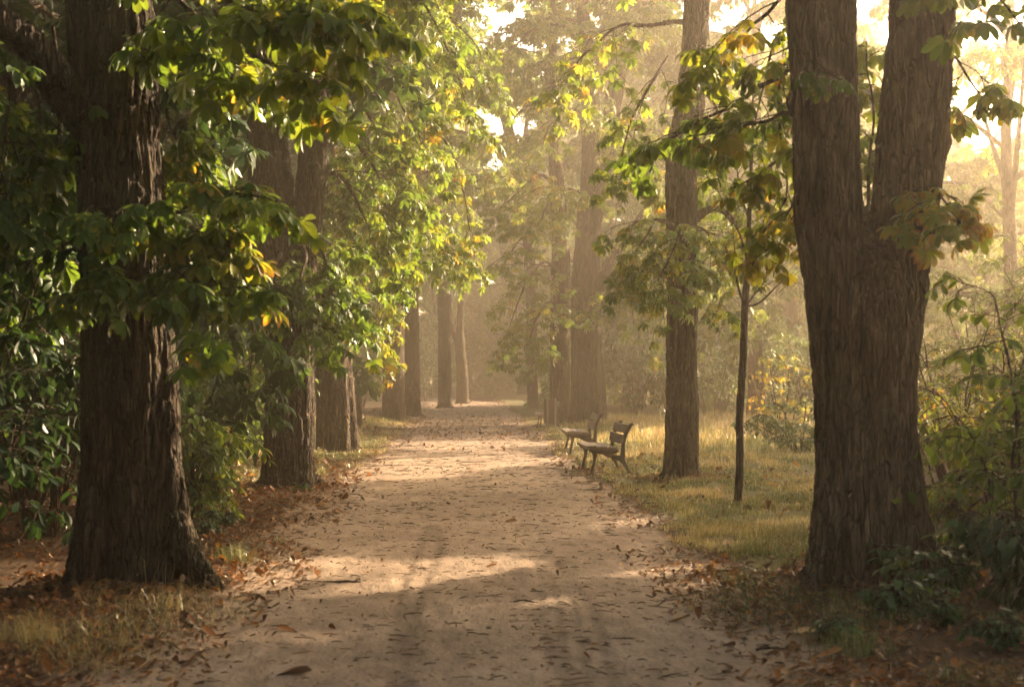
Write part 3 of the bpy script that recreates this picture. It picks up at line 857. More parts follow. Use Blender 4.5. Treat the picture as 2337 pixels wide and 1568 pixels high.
B(R1, pts((2150, -80, 10), (2220, -60, 9.6), (2290, 0, 9.2), (2330, 50, 9)), r0=.016, seed=1310, **{**KR, 'tint': .45, 'nside': 4, 'ntw': 2, 'slen': .4})
B(R1, pts((2105, 430, 10.1), (2140, 440, 9.8), (2170, 480, 9.6), (2190, 510, 9.5)), r0=.010, seed=1311, **{**KR, 'nside': 5, 'slen': .22, 'ls': .12, 'tint': .6, 'brown': .5})
B(R1, pts((1805, 90, 10.1), (1840, 130, 9.8), (1880, 160, 9.7), (1915, 185, 9.6)), r0=.010, seed=1312, **{**KR, 'nside': 2, 'slen': .15, 'ntw': 1, 'nl': 3, 'ls': .12, 'tint': .3, 'bare': .5})
# R2
KQ = {**KM, 'nside': 7, 'slen': .8, 'ntw': 4, 'ls': .16, 'tlen': .45}
for k, q in enumerate([((1545, 520, 19.9), (1500, 500, 19.4), (1460, 560, 19), (1430, 640, 19)), ((1550, 560, 19.6), (1560, 520, 18.9), (1540, 570, 18.6), (1500, 640, 18.5)),
                       ((1560, 540, 19.6), (1600, 520, 19.2), (1640, 570, 19), (1650, 640, 19)), ((1525, 130, 20.5), (1480, 200, 20), (1430, 300, 20), (1400, 420, 20)),
                       ((1490, 60, 20.7), (1420, 60, 20.5), (1340, 120, 20.4), (1280, 200, 20.4)), ((1590, 200, 20), (1630, 240, 20.5), (1650, 320, 21), (1640, 420, 21)),
                       ((1580, 330, 20), (1610, 400, 20.5), (1650, 450, 21), (1700, 520, 21))]):
    B(R2, pts(*q), r0=.028, seed=1400 + k, **{**KQ, 'tint': (.42, .3, .4, .45, .5, .5, .5)[k]})
# R3 / R4: layered hazy sprays
KF = {**KM, 'nside': 8, 'slen': 1.5, 'tlen': .7, 'ls': .22, 'tmpl': MID, 'droop': .35}
for k, q in enumerate([((1278, 540, 42), (1240, 500, 41), (1190, 540, 40), (1150, 600, 39)), ((1278, 620, 42), (1240, 600, 41), (1200, 660, 40), (1170, 730, 40)),
                       ((1279, 700, 42), (1250, 690, 41), (1220, 740, 40), (1200, 800, 40)), ((1272, 440, 42), (1240, 400, 41.5), (1180, 440, 41), (1130, 500, 41)),
                       ((1266, 300, 42), (1230, 240, 42), (1180, 260, 42), (1150, 330, 42))]):
    B(R4, pts(*q), r0=.06, seed=1500 + k, **KF)
for k, q in enumerate([((1380, 640, 40), (1410, 640, 39), (1440, 690, 38.5), (1450, 740, 38.5)), ((1345, 460, 40), (1300, 430, 39), (1260, 450, 38.6), (1230, 520, 38.6)),
                       ((1388, 320, 40), (1430, 300, 39.5), (1470, 360, 39), (1500, 450, 39)), ((1350, 300, 40), (1310, 250, 39), (1260, 280, 38.5), (1230, 360, 38.5)),
                       ((1450, 20, 40), (1420, 60, 39), (1390, 130, 38.5), (1360, 220, 38.5)), ((1430, 545, 39), (1470, 540, 38), (1500, 600, 38), (1510, 680, 38)),
                       ((1340, 120, 40), (1280, 60, 40), (1200, 80, 40), (1140, 150, 40))]):
    B(R3, pts(*q), r0=.06, seed=1600 + k, **{**KF, 'tint': .5})
print('boughs done')

# ================================================================== WOODS BEHIND
def simple_trunk(h, r, seed, lean=.4):
    rng = np.random.default_rng(seed)
    mb = MB()
    z = np.linspace(-.3, h, 30)
    a = rng.uniform(0, 6.28)
    x = lean * np.sin(z / h * 2.2) * math.cos(a) + .06 * np.sin(z * .8 + a)
    y = lean * np.sin(z / h * 2.2) * math.sin(a) + .06 * np.cos(z * .7 + a)
    rr = r * (1 - .8 * np.clip(z / h, 0, 1)) * (1 + .6 * np.exp(-np.maximum(z, 0) / .35))
    th = np.arange(22) / 22 * 2 * PI
    lob = 1 + .09 * np.sin(th * 5 + a)[None] * np.exp(-np.maximum(z, 0) / .8)[:, None] + .03 * np.sin(th * 3 + z[:, None])
    v = np.stack([x[:, None] + rr[:, None] * lob * np.cos(th), y[:, None] + rr[:, None] * lob * np.sin(th), np.broadcast_to(z[:, None], lob.shape)], 2)
    q = [(k * 22 + s, k * 22 + (s + 1) % 22, (k + 1) * 22 + (s + 1) % 22, (k + 1) * 22 + s) for k in range(29) for s in range(22)]
    mb.add(v.reshape(-1, 3), q)
    for k in range(3):
        z0 = h * rng.uniform(.3, .6); a = rng.uniform(0, 6.28); L = rng.uniform(2, 4)
        i = np.searchsorted(z, z0)
        b0 = np.array([x[i], y[i], z[i]])
        d = np.array([math.cos(a), math.sin(a), 0]) * L
        tubes(mb, spline([b0, b0 + d * .4 + [0, 0, L * .45], b0 + d + [0, 0, L * 1.3]], 12), np.linspace(rr[i] * .6, .03, 12), 9)
    return mb.mesh('trunk')


TR = [simple_trunk(15, .30, 1), simple_trunk(16, .22, 2, .7), simple_trunk(14, .38, 3, .3)]


def wood_tree(px, Y, key, label, group, sc=1.0, trunk=0, rz=None, x=None):
    X = (px - CX) * Y / F if x is None else x
    t = thing('woodland_tree', (X, Y, float(gz(X, Y)) - .03), label, 'tree', group)
    rz = rngA.uniform(0, 6.28) if rz is None else rz
    link('trunk', TR[trunk], BARK_FAR, t, rz=rz, sc=sc)
    add_crown(t, key, 0, rz, sc)
    return t


GL, GE, GR = 'dark woodland trees behind the left row', 'hazy trees closing the end of the path', 'hazy trees on the right'
for k, (px, Y, key, sc, tr) in enumerate(((-70, 17, 'low', .9, 1), (-40, 24, 'far', .9, 1), (270, 31, 'far', 1.0, 1), (330, 40, 'far', .9, 2), (380, 46, 'far2', 1.0, 0), (480, 52, 'far', .95, 1), (600, 66, 'far2', 1.0, 0),
                                          (700, 78, 'far', 1.05, 1), (200, 40, 'far', 1.1, 2), (770, 92, 'far', 1.1, 0), (640, 75, 'far2', 1.2, 2), (720, 95, 'far', 1.2, 0))):
    wood_tree(px, Y, key + '_shaded', 'dark leafy tree in the shaded wood beyond the left row of trunks', GL, sc, tr)
for k, (px, Y, key, sc, tr) in enumerate(((1000, 100, 'far', 1.1, 1), (1075, 112, 'far', .85, 0), (1140, 106, 'far', .8, 1), (1195, 96, 'far', 1.05, 2), (1265, 100, 'far', 1.15, 0), (1330, 90, 'far2', 1.1, 1),
                                          (1030, 130, 'far', 1.3, 1), (1210, 135, 'far', 1.3, 1), (1100, 150, 'far', 1.1, 0), (900, 120, 'far', 1.4, 0), (1380, 118, 'far', 1.4, 2))):
    wood_tree(px, Y, key, 'tree fading into the haze beyond the bend at the end of the path', GE, sc, tr)
for k, (px, Y, key, sc, tr) in enumerate(((1440, 62, 'far', 1.05, 2), (1530, 70, 'far', 1.05, 0), (1640, 58, 'far', .95, 1), (1722, 46, 'far2', .95, 0), (1800, 64, 'far', 1.0, 2), (1900, 74, 'far2', 1.1, 1),
                                          (2010, 66, 'far', 1.0, 0), (2230, 44, 'far', .5, 1), (2330, 50, 'far', .62, 0), (2270, 72, 'far2', .7, 2), (2300, 38, 'sparse', 1.0, 1), (2190, 52, 'sparse', 1.15, 1), (1500, 95, 'far2', 1.3, 1), (1700, 100, 'far', 1.3, 1),
                                          (1950, 105, 'far', 1.2, 1), (2200, 110, 'far', .85, 2))):
    wood_tree(px, Y, key, ('slim hazy trunk seen between the sapling and the nearest right trunk' if px == 1722 else 'hazy sunlit tree in the wood on the right beyond the grass'), None if px == 1722 else GR, sc, tr)
for k, (off, tt, key, sc, tr) in enumerate(((-12.0, 37, 'far', .95, 0), (-13.4, 44, 'far', 1.0, 1), (-4.5, 19, 'far', .8, 2), (-5.0, 27, 'far', .9, 0), (-0.6, 20, 'far', .9, 1), (-12.5, 49, 'far', 1.2, 2), (-3.4, 34, 'far', 1.0, 0), (2.9, 13, 'far', 1.0, 1))):
    X, Y = SX * tt + SY * off, SY * tt - SX * off      # unseen trees added in rows to block the low sun, leaving streaks between
    wood_tree(0, Y, key, 'unseen leafy tree added right of the avenue to block the low sun', 'unseen trees added on the right for shade', sc, tr, x=X)
for k, (X, Y, key, sc, tr) in enumerate(((-8.5, 2.5, 'far', .9, 0), (-10, 9, 'far', 1.0, 1), (-3.4, -3, 'a', .95, 2), (3.6, -2, 'a', .95, 0), (-4, -12, 'far', 1.0, 1), (4.5, -11, 'far', 1.0, 2), (-10, 15, 'far', 1.0, 0), (0.5, -20, 'far', 1.1, 0))):
    wood_tree(0, Y, key, 'unseen leafy tree of the avenue and wood, added to cut sky light', 'unseen trees added around the near end of the avenue', sc, tr, x=X)  # unseen, added behind and beside the camera to dim the sky light
print('woods done')

# ================================================================== SHRUBS
def shrub(base, label, seed, h=2.0, spread=1.2, nst=9, ls=.11, tint=.3, tmpl=OVATE, dens=1.0, leafmat=None, name='shrub', r0=.018, droop=.3, group=None, brown=.1, stemmat=None, lowbare=.2, nl=4):
    rng = np.random.default_rng(seed)
    base = np.array([base[0], base[1], 0.0]); base[2] = float(gz(base[0], base[1])) - .01
    wood, leaf = MB(), MB()
    for k in range(nst):
        a = rng.uniform(0, 2 * PI); R = spread * math.sqrt(rng.uniform(.05, 1)); hh = h * rng.uniform(.6, 1.08) * (1 - .25 * (R / spread) ** 2)
        d = np.array([math.cos(a), math.sin(a), 0])
        p0 = base + d * rng.uniform(.02, .16) * spread - [0, 0, .04]
        g = [p0, base + d * R * .4 + [0, 0, hh * .5], base + d * R * .8 + [0, 0, hh * .88], base + d * R * 1.1 + [0, 0, hh * (.98 - .12 * rng.random())]]
        bough(wood, leaf, g, r0, int(9 * dens), h * .27, 5, h * .13 + .06, nl, ls, droop, tint, .13, tmpl, seed * 50 + k, brown, lowbare, seg=5)
    t = thing(name, base, label, 'shrub', group)
    link('stems', wood.mesh('stems', origin=base), stemmat or TWIG, t)
    link('foliage', leaf.mesh('foliage', origin=base), leafmat or LEAF_DARK, t)
    return t


def at(px, Y):
    return ((px - CX) * Y / F, Y)


REDTWIG = bark_mat('reddish_stem', (0.05, 0.028, 0.018), (0.09, 0.05, 0.03), (0.15, 0.09, 0.05), .05)
shrub(at(95, 12.6), 'multi-stemmed dark shrub with bare reddish stems left of the nearest left trunk', 11, 2.7, 1.0, 13, .13, .25, name='shrub', stemmat=REDTWIG, lowbare=.42, r0=.02, leafmat=LEAF_SHADE)
shrub(at(-90, 10.6), 'dark shrub at the left edge, broad and leafy', 12, 3.0, 1.1, 9, .14, .15, dens=1.1, leafmat=LEAF_SHADE)
shrub(at(70, 15.5), 'tall dark shrub mass behind the reddish stemmed shrub', 13, 4.0, 1.6, 12, .15, .18, OVATE_FAR, leafmat=LEAF_SHADE)
shrub(at(250, 17), 'dark shrub hidden behind the nearest left trunk', 14, 4.2, 1.5, 10, .16, .18, OVATE_FAR, leafmat=LEAF_SHADE)
shrub(at(440, 14.4), 'glossy low green shrub just right of the nearest left trunk', 15, 1.55, .65, 9, .12, .42, dens=1.1, leafmat=LEAF, droop=.5)
shrub(at(465, 22), 'taller feathery green shrub behind the glossy low one on the left', 16, 3.0, 1.25, 11, .14, .3, OVATE_FAR, leafmat=LEAF)
shrub(at(380, 28), 'dark bush in the shade of the left wood beside the dry grass', 17, 4.4, 2.0, 11, .2, .2, OVATE_FAR, leafmat=LEAF_SHADE)
shrub(at(570, 34), 'dim bush behind the dry grass between the first two left trunks', 18, 3.6, 2.0, 11, .2, .2, OVATE_FAR, leafmat=LEAF_SHADE)
shrub(at(820, 64), 'dim undergrowth bush behind the pale pole-thin young tree', 19, 4.2, 2.2, 13, .18, .2, OVATE_FAR, leafmat=LEAF_SHADE)
shrub(at(975, 80), 'undergrowth bush between the two far pairs of left trunks', 20, 4.6, 2.6, 14, .22, .28, OVATE_FAR)
shrub(at(690, 50), 'dim bush filling the gap behind the fluted trunk', 21, 4.0, 2.0, 13, .16, .18, OVATE_FAR, leafmat=LEAF_SHADE)
shrub(at(1120, 118), 'hazy bush on the grassy bank where the path bends', 22, 6, 4.5, 14, .5, .36, OVATE_FAR)
shrub(at(1240, 104), 'hazy yellowish bush at the right of the path bend', 23, 5, 3.2, 12, .45, .5, OVATE_FAR)
# right side
for k, (px, Y, h, sp, lab) in enumerate(((1450, 52, 4.6, 2.6, 'hazy brown undergrowth bush directly behind the big fluted trunk'), (1530, 56, 4.8, 2.8, 'hazy undergrowth bush behind the slim straight trunk'),
                                         (1625, 50, 4.4, 2.5, 'hazy undergrowth bush right of the slim straight trunk'), (1700, 55, 4.6, 2.6, 'hazy undergrowth bush behind the bare sapling'),
                                         (1800, 48, 3.4, 2.3, 'grey green bush beyond the grass left of the nearest right trunk'))):
    shrub(at(px, Y), lab, 30 + k, h, sp, 12, .26, .36, OVATE_FAR, brown=.2)
shrub(at(1830, 27), 'low spreading bush at the grass edge touching the nearest right trunk', 37, 1.2, 1.0, 8, .12, .42, OVATE_FAR)
shrub(at(1790, 30), 'yellow leaved bush glowing beyond the grass', 38, 2.3, .8, 4, .14, .72, OVATE_FAR, leafmat=LEAF, dens=.6)
shrub(at(2170, 17), 'fine twiggy sunlit bush right behind the nearest right trunk', 41, 2.3, 1.1, 13, .085, .55, OVATE_FAR, leafmat=LEAF, droop=.5, brown=.3)
shrub(at(2290, 15), 'tangled brownish bush between the twiggy bush and the right edge', 42, 2.0, 1.0, 12, .10, .52, OVATE, leafmat=LEAF, droop=.5, brown=.4)
shrub(at(2160, 13.4), 'low tangled undergrowth at the right foot of the nearest right trunk', 43, .75, .6, 8, .08, .5, OVATE, leafmat=LEAF, droop=.5, brown=.3)
shrub(at(2350, 9.4), 'tall shrub with large green leaves leaning in from the right edge', 44, 2.3, .9, 8, .12, .42, OVATE, dens=.8, leafmat=LEAF)
shrub(at(2385, 8.8), 'dark low shrub with big drooping leaves at the lower right edge', 45, .8, .45, 6, .11, .14, OVATE, droop=.6)
shrub(at(2260, 25), 'pale hazy shrub with thin upright twigs beyond the right bushes', 46, 4.4, 1.6, 9, .13, .45, OVATE_FAR, leafmat=LEAF, dens=.8)
shrub(at(2420, 22), 'tall hazy shrub cut by the right edge behind the tangled bush', 47, 4.0, 1.6, 10, .14, .42, OVATE_FAR, leafmat=LEAF, dens=.8)
# little plants by the right trunk and in the left litter
for k, (px, py, h, lab) in enumerate(((2075, 1352, .38, 'small green seedling against the foot of the nearest right trunk'), (2120, 1395, .4, 'low seedling in the leaf litter right of the nearest right trunk'),
                                      (2040, 1420, .3, 'tiny seedling in front of the nearest right trunk'), (2190, 1340, .42, 'leafy seedling between the right trunk and the dark low shrub'),
                                      (500, 1205, .22, 'small green sprig in the leaf litter right of the nearest left trunk'), (470, 1225, .2, 'tiny green sprig beside the root of the nearest left trunk'),
                                      (690, 1125, .16, 'green sprigs at the foot of the second left trunk'), (2150, 1450, .22, 'small green plant in the shaded litter below the low seedling'), (2290, 1500, .25, 'leafy green plant in the lower right corner'), (1900, 1470, .16, 'small green plant at the path edge below the nearest right trunk'))):
    shrub(G(px, py), lab, 60 + k, h, h * .5, 5, .09 if h > .25 else .06, .3, OVATE, .5, name='seedling', r0=.004, lowbare=.3, nl=3)
print('shrubs done')

# ================================================================== GRASS
def blades(mb, X, Y, hgt, wid, tint, rng, lean=.45):
    n = len(X)
    z = gz(X, Y) - .005
    a = rng.uniform(0, 2 * PI, n); la = rng.uniform(0, 2 * PI, n); le = np.abs(rng.normal(0, lean, n))
    d = np.stack([np.cos(la), np.sin(la), 0 * la], 1) * le[:, None] * hgt[:, None]
    s = np.stack([np.cos(a), np.sin(a), 0 * a], 1) * wid[:, None]
    b = np.stack([X, Y, z], 1)
    m = b + d * .35 + np.array([0, 0, .62]) * hgt[:, None]
    t = b + d + np.stack([0 * X, 0 * X, hgt * (1 - .35 * np.minimum(le, 1.2))], 1)
    v = np.stack([b - s, b + s, m - s * .7, m + s * .7, t], 1).reshape(-1, 3)
    o = (np.arange(n) * 5)[:, None]
    f = np.concatenate([o + np.array([0, 1, 3]), o + np.array([0, 3, 2]), o + np.array([2, 3, 4])])
    mb.add(v, f, np.repeat(tint, 5))


rng = np.random.default_rng(99)


def sample(n, x0, x1, y0, y1, power=1.6):
    u = rng.random(n)
    e = 1 - power
    y = (y0 ** e + u * (y1 ** e - y0 ** e)) ** (1 / e)
    return rng.uniform(x0, x1, n), y


mb = MB()
for (n, fx0, fx1, y0, y1) in ((210000, 1.2, 13, 10.2, 48), (110000, -7, -1.0, 17, 46)):
    X, Y = sample(n, fx0, fx1, y0, y1)
    X = np.where(fx0 > 0, 1.2 + (X - 1.2) * np.clip(Y / 40, .25, 1), X)
    zn = zone(X, Y)
    d = np.abs(X - path_c(Y)) - path_w(Y)
    n3 = vnoise(np.stack([X * 3.1, Y * 1.9, 0 * X + 8], 1), 19)
    keep = (rng.random(n) < zn * np.clip((d - .05) / .5, 0, 1) * np.clip(.38 + 1.3 * n3 + np.clip((Y - 22) / 12, 0, .6), .05, 1))
    X, Y, d = X[keep], Y[keep], d[keep]
    nn = vnoise(np.stack([X * 1.1, Y * .7, 0 * X], 1), 12)
    n2 = vnoise(np.stack([X * 2.3, Y * 1.6, 0 * X + 5], 1), 14)
    far = np.clip((Y - 20) / 12, 0, 1)
    tall = np.clip((d - .8) / 1.5, 0, 1) * far
    h = (.035 + .06 * rng.random(len(X)) ** 1.5 + .05 * np.clip(nn, 0, 1)) * (1 + 2.6 * tall * rng.uniform(.5, 1.2, len(X)))
    t = np.clip(.60 + .34 * nn + .2 * n2 + .15 * tall + rng.normal(0, .13, len(X)), 0, 1)
    blades(mb, X, Y, h, .0018 + .00016 * Y * rng.uniform(.6, 1.3, len(X)), t, rng, .55)
tag(link('meadow_grass', mb.mesh('meadow_grass', False), GRASSM), 'short green and straw coloured grass on both sides of the path', 'grass', kind='stuff')

mb = MB()
X, Y = sample(11000, -4.0, -.95, 5.6, 10.0, 1.2)
nn = vnoise(np.stack([X * 2.2, Y * 1.4, 0 * X], 1), 15)
d = -X - path_w(Y)
keep = rng.random(len(X)) < np.clip(nn * 2.2 + .1, 0, 1) * np.clip((d + .15) / .7, 0, 1) * (.35 + .65 * (Y < 9.0))
X, Y, nn = X[keep], Y[keep], nn[keep]
blades(mb, X, Y, 0.06 + .15 * rng.random(len(X)) ** 2, .0016 + .0012 * rng.random(len(X)), np.clip(.66 + .25 * rng.normal(0, 1, len(X)), 0, 1), rng, 1.3)
tag(link('foreground_grass', mb.mesh('foreground_grass', False), GRASSM), 'sparse straw coloured grass in the leaf litter at lower left', 'grass', kind='stuff')

mb = MB()
X, Y = sample(11000, 1.35, 4.2, 6.2, 10.6, 1.2)
nn = vnoise(np.stack([X * 2.0, Y * 1.3, 0 * X + 9], 1), 16)
d = X - path_w(Y)
keep = rng.random(len(X)) < np.clip(nn * 1.8, 0, 1) * np.clip((d + .05) / .5, 0, 1)
X, Y = X[keep], Y[keep]
blades(mb, X, Y, .05 + .11 * rng.random(len(X)) ** 2, .0016 + .0012 * rng.random(len(X)), np.clip(.38 + .25 * rng.normal(0, 1, len(X)), 0, 1), rng, .8)
tag(link('shaded_grass', mb.mesh('shaded_grass', False), GRASSM), 'thin green grass in the shaded leaf litter at lower right', 'grass', kind='stuff')

# tufts one can point at
for k, (px, py, n, h, ti, lab) in enumerate(((330, 1350, 110, .34, .85, 'dry straw tuft standing against the foot of the nearest left trunk'), (540, 1290, 160, .22, .35, 'green tuft with dry stalks right of the nearest left trunk root'),
                                             (390, 1400, 90, .18, .8, 'short yellow tuft in front of the nearest left trunk'), (60, 1500, 240, .26, .7, 'yellow green tuft in the lower left corner'),
                                             (1700, 1275, 260, .2, .35, 'bright green tuft at the grass edge left of the nearest right trunk'), (1950, 1500, 200, .22, .3, 'green tuft at the lower right path edge'),
                                             (1218, 1342, 30, .05, .3, 'tiny green grass tuft growing in the middle of the path'), (635, 1240, 60, .1, .3, 'small green tuft on the left path edge'))):
    c = G(px, py); mb = MB()
    s = .03 + .0003 * n if n > 40 else .02
    X = c[0] + rng.normal(0, s, n); Y = c[1] + rng.normal(0, s, n)
    blades(mb, X, Y, h * rng.uniform(.25, 1.0, n), np.full(n, .0025), np.clip(ti + rng.normal(0, .12, n), 0, 1), rng, .5)
    c[2] = float(gz(c[0], c[1]))
    tag(link('grass_tuft', mb.mesh('grass_tuft', False, c), GRASSM, loc=c), lab, 'grass tuft')
# dry weed stalk beside the benches
c = G(1410, 1012); c[2] = float(gz(c[0], c[1])); mb, lf = MB(), MB()
tubes(mb, spline([c, c + [.02, 0, .5], c + [.05, 0, 1.0], c + [.03, 0, 1.25]], 14), np.linspace(.008, .004, 14), 5, .9)
P = c + np.array([[.05, 0, 1.0], [.04, 0, 1.1], [.02, 0, .8], [.03, 0, 1.2], [.04, 0, .95]])
put_leaves(lf, OVATE, P, np.array([[1, 0, .2], [-1, .2, .2], [1, -.5, 0], [.4, 1, .3], [-1, -.4, 0]]), np.tile([0, 0, 1.0], (5, 1)), np.full(5, .13), np.full(5, .7), rng)
ws = thing('weed', c, 'lone dry weed stalk sticking up behind the benches', 'weed')
link('stalk', mb.mesh('stalk', origin=c), GRASSM, ws); link('leaves', lf.mesh('leaves', origin=c), LEAF, ws)

# ================================================================== LITTER
def curled(seed, w=.3, rows=(0, .2, .45, .7, .9, 1)):
    r = np.random.default_rng(seed)
    v, f, al = leaflet(1.0, w, list(rows), -r.uniform(.05, .35), r.uniform(.2, .9), r)
    return v, np.array(f), al


CURL = [curled(200 + k, w) for k, w in enumerate((.3, .36, .24, .42, .3, .2))]


def lay(mb, X, Y, S, tint, lift=.008, flat=.3):
    n = len(X)
    a = rng.uniform(0, 2 * PI, n)
    Fd = np.stack([np.cos(a), np.sin(a), rng.normal(0, flat, n)], 1)
    U = np.array([0, 0, 1.0]) + rng.normal(0, flat, (n, 3))
    P = np.stack([X, Y, gz(X, Y) + lift + rng.random(n) * .015], 1)
    put_leaves(mb, CURL, P, Fd, U, S, tint, rng)


mb = MB()
Xs, Ys, Ss, Ts = [], [], [], []
for n, x0, x1, y0, y1 in ((12000, -4.2, -1.0, 5.6, 12), (22000, -6, -1.2, 11, 24), (17000, 1.2, 4.5, 5.8, 12), (6000, 1.4, 6, 12, 26), (9000, -9, -1.0, 24, 60), (3500, -1.8, 1.8, 32, 80)):
    X, Y = sample(n, x0, x1, y0, y1, 1.3)
    d = np.abs(X - path_c(Y)) - path_w(Y)
    nn = vnoise(np.stack([X * 1.2, Y * .9, 0 * X + 2], 1), 18)
    keep = rng.random(n) < np.clip((d + .35) / .8, .02, 1) * np.clip(.75 + nn, .35, 1) if y0 < 27 else rng.random(n) < .8
    keep &= rng.random(n) > .65 * zone(X, Y)
    X, Y = X[keep], Y[keep]
    Xs.append(X); Ys.append(Y); Ss.append(np.where(rng.random(len(X)) < .06, rng.uniform(.07, .12, len(X)), rng.uniform(.015, .075, len(X))) * np.clip(Y / 14, .9, 1.5)); Ts.append(np.clip(rng.normal(.30, .24, len(X)), 0, 1))
for cx, cyy, r in ((L1.location.x, L1.location.y, .42), (R1.location.x, R1.location.y, .42), (L2.location.x, L2.location.y, .38), (R2.location.x, R2.location.y, .3)):
    a = rng.uniform(0, 2 * PI, 700); q = r + np.abs(rng.normal(0, .22, 700))
    Xs.append(cx + q * np.cos(a)); Ys.append(cyy + q * np.sin(a)); Ss.append(rng.uniform(.03, .1, 700)); Ts.append(np.clip(rng.normal(.33, .2, 700), 0, 1))
lay(mb, np.concatenate(Xs), np.concatenate(Ys), np.concatenate(Ss), np.concatenate(Ts))
tag(link('leaf_litter', mb.mesh('leaf_litter'), DRY), 'brown autumn leaf litter under the trees', 'leaf litter', kind='stuff')

# crumbs of leaf, husk and twig strewn over the dirt
mb = MB()
n = 9000
Y = np.exp(rng.uniform(math.log(5.6), math.log(50), n))
X = path_c(Y) + rng.normal(0, 1, n) * .95 + rng.uniform(-.9, .9, n)
S = rng.uniform(.008, .03, n) * rng.choice([.6, 1, 2.0], n, p=[.55, .37, .08]) * np.clip(Y / 14, .9, 2.0)
kk = rng.random(n) < np.clip(.36 + 1.0 * vnoise(np.stack([X * 2.2, Y * 1.3, 0 * X], 1), 61) + .35 * (np.abs(X) > 1.1), .28, 1)
X, Y, S = X[kk], Y[kk], S[kk]; n = len(X)
lay(mb, X, Y, S, np.clip(rng.normal(.25, .2, n), 0, 1), .014, .45)
n = 4200
Y = np.exp(rng.uniform(math.log(5.6), math.log(48), n))
X = path_c(Y) + rng.uniform(-2.1, 2.1, n)
a = rng.normal(0, .75, n); L = rng.gamma(1.6, .014, n) * np.clip(Y / 14, .9, 1.8) + .012
d = np.stack([np.cos(a), np.sin(a)], 1) * L[:, None]
z = gz(X, Y) + .018
P = np.stack([np.stack([X - d[:, 0], Y - d[:, 1], z], 1), np.stack([X + d[:, 1] * .15, Y - d[:, 0] * .15, z + .006], 1), np.stack([X + d[:, 0], Y + d[:, 1], z], 1)], 1)
tubes(mb, P, rng.uniform(.0014, .0034, n)[:, None] * np.array([[1, 1.2, .6]]) * np.clip(Y / 14, .8, 1.6)[:, None], 4, np.clip(rng.normal(.2, .22, n), 0, 1))
tag(link('path_debris', mb.mesh('path_debris'), DRY), 'crumbs of twig, husk and leaf strewn on the dirt path', 'debris', kind='stuff')

# single leaves and twigs that stand out
for k, (px, py, s, ti, rz, lab) in enumerate(((1165, 1196, .15, .5, .3, 'orange brown leaf lying alone mid path beyond the near light patch'), (1545, 1427, .16, .62, .1, 'bright orange leaf on the right side of the path near the camera'),
                                              (668, 1550, .19, .1, .15, 'dark brown curled leaf at the bottom edge left of the path'), (1120, 1300, .10, .55, .5, 'small orange leaf in the lit strip of path'),
                                              (655, 1450, .14, .6, 2.8, 'tan curled leaf on the left path edge near the bottom'), (1890, 1508, .15, .7, .2, 'orange leaf beside the green tuft at lower right'),
                                              (1830, 1456, .16, .95, .1, 'long pale dry leaf at the lower right path edge'), (1660, 1255, .16, .55, .9, 'rust coloured leaf in the grass left of the nearest right trunk'),
                                              (1040, 1254, .07, .15, .4, 'small dark husk fragment mid path'), (1120, 1283, .06, .8, .4, 'small pale leaf crumb in the lit strip'))):
    c = G(px, py); c[2] = float(gz(c[0], c[1])) + .03
    v, f, al = curled(400 + k, .3, np.linspace(0, 1, 10))
    v = v * s * np.array([1, 1.15, .9])
    v[:, 0] -= s / 2
    cc, ss = math.cos(rz), math.sin(rz)
    mb = MB(); mb.add(np.stack([v[:, 0] * cc - v[:, 1] * ss, v[:, 0] * ss + v[:, 1] * cc, v[:, 2] - v[:, 2].min() - .012], 1), f, np.full(len(v), ti))
    tag(link('fallen_leaf', mb.mesh('fallen_leaf'), DRY, loc=c), lab, 'leaf')
for k, (px, py, L, rz, r, lab) in enumerate(((780, 1337, .34, -.1, .010, 'longest dark stick across the left of the lit strip'), (1245, 1224, .17, .02, .006, 'straight thin dark twig across the middle of the path'),
                                             (1195, 1382, .18, -.05, .006, 'pale twig lying mid path near the camera'), (1690, 1405, .15, -.1, .007, 'short stick at the right path edge'),
                                             (1770, 1490, .2, .05, .008, 'knotty brown stick at lower right of the path'), (1490, 1160, .25, -.1, .007, 'thin stick at the grass edge near the benches'),
                                             (700, 1285, .13, -.2, .008, 'grey stub of a twig on the left of the path'), (1655, 1312, .2, -.25, .009, 'brown stick below the bright green tuft'))):
    c = G(px, py); c[2] = float(gz(c[0], c[1])) + .016 + r * .5
    t = np.linspace(-.5, .5, 12)
    g = np.stack([t * L, .02 * np.sin(t * 7 + k), .006 * np.cos(t * 5)], 1)
    cc, ss = math.cos(rz), math.sin(rz)
    g = np.stack([g[:, 0] * cc - g[:, 1] * ss, g[:, 0] * ss + g[:, 1] * cc, g[:, 2]], 1)
    mb = MB(); tubes(mb, g, r * (1 + .2 * np.sin(t * 21)) * np.linspace(1, .6, 12), 7, cap=True)
    e = g[8]; tubes(mb, np.array([e, e + [L * .08, .03, .008], e + [L * .15, .045, .01]]), np.array([r * .5, r * .4, r * .25]), 5)
    tag(link('twig', mb.mesh('twig'), TWIG, loc=c), lab, 'twig')
print('litter done')

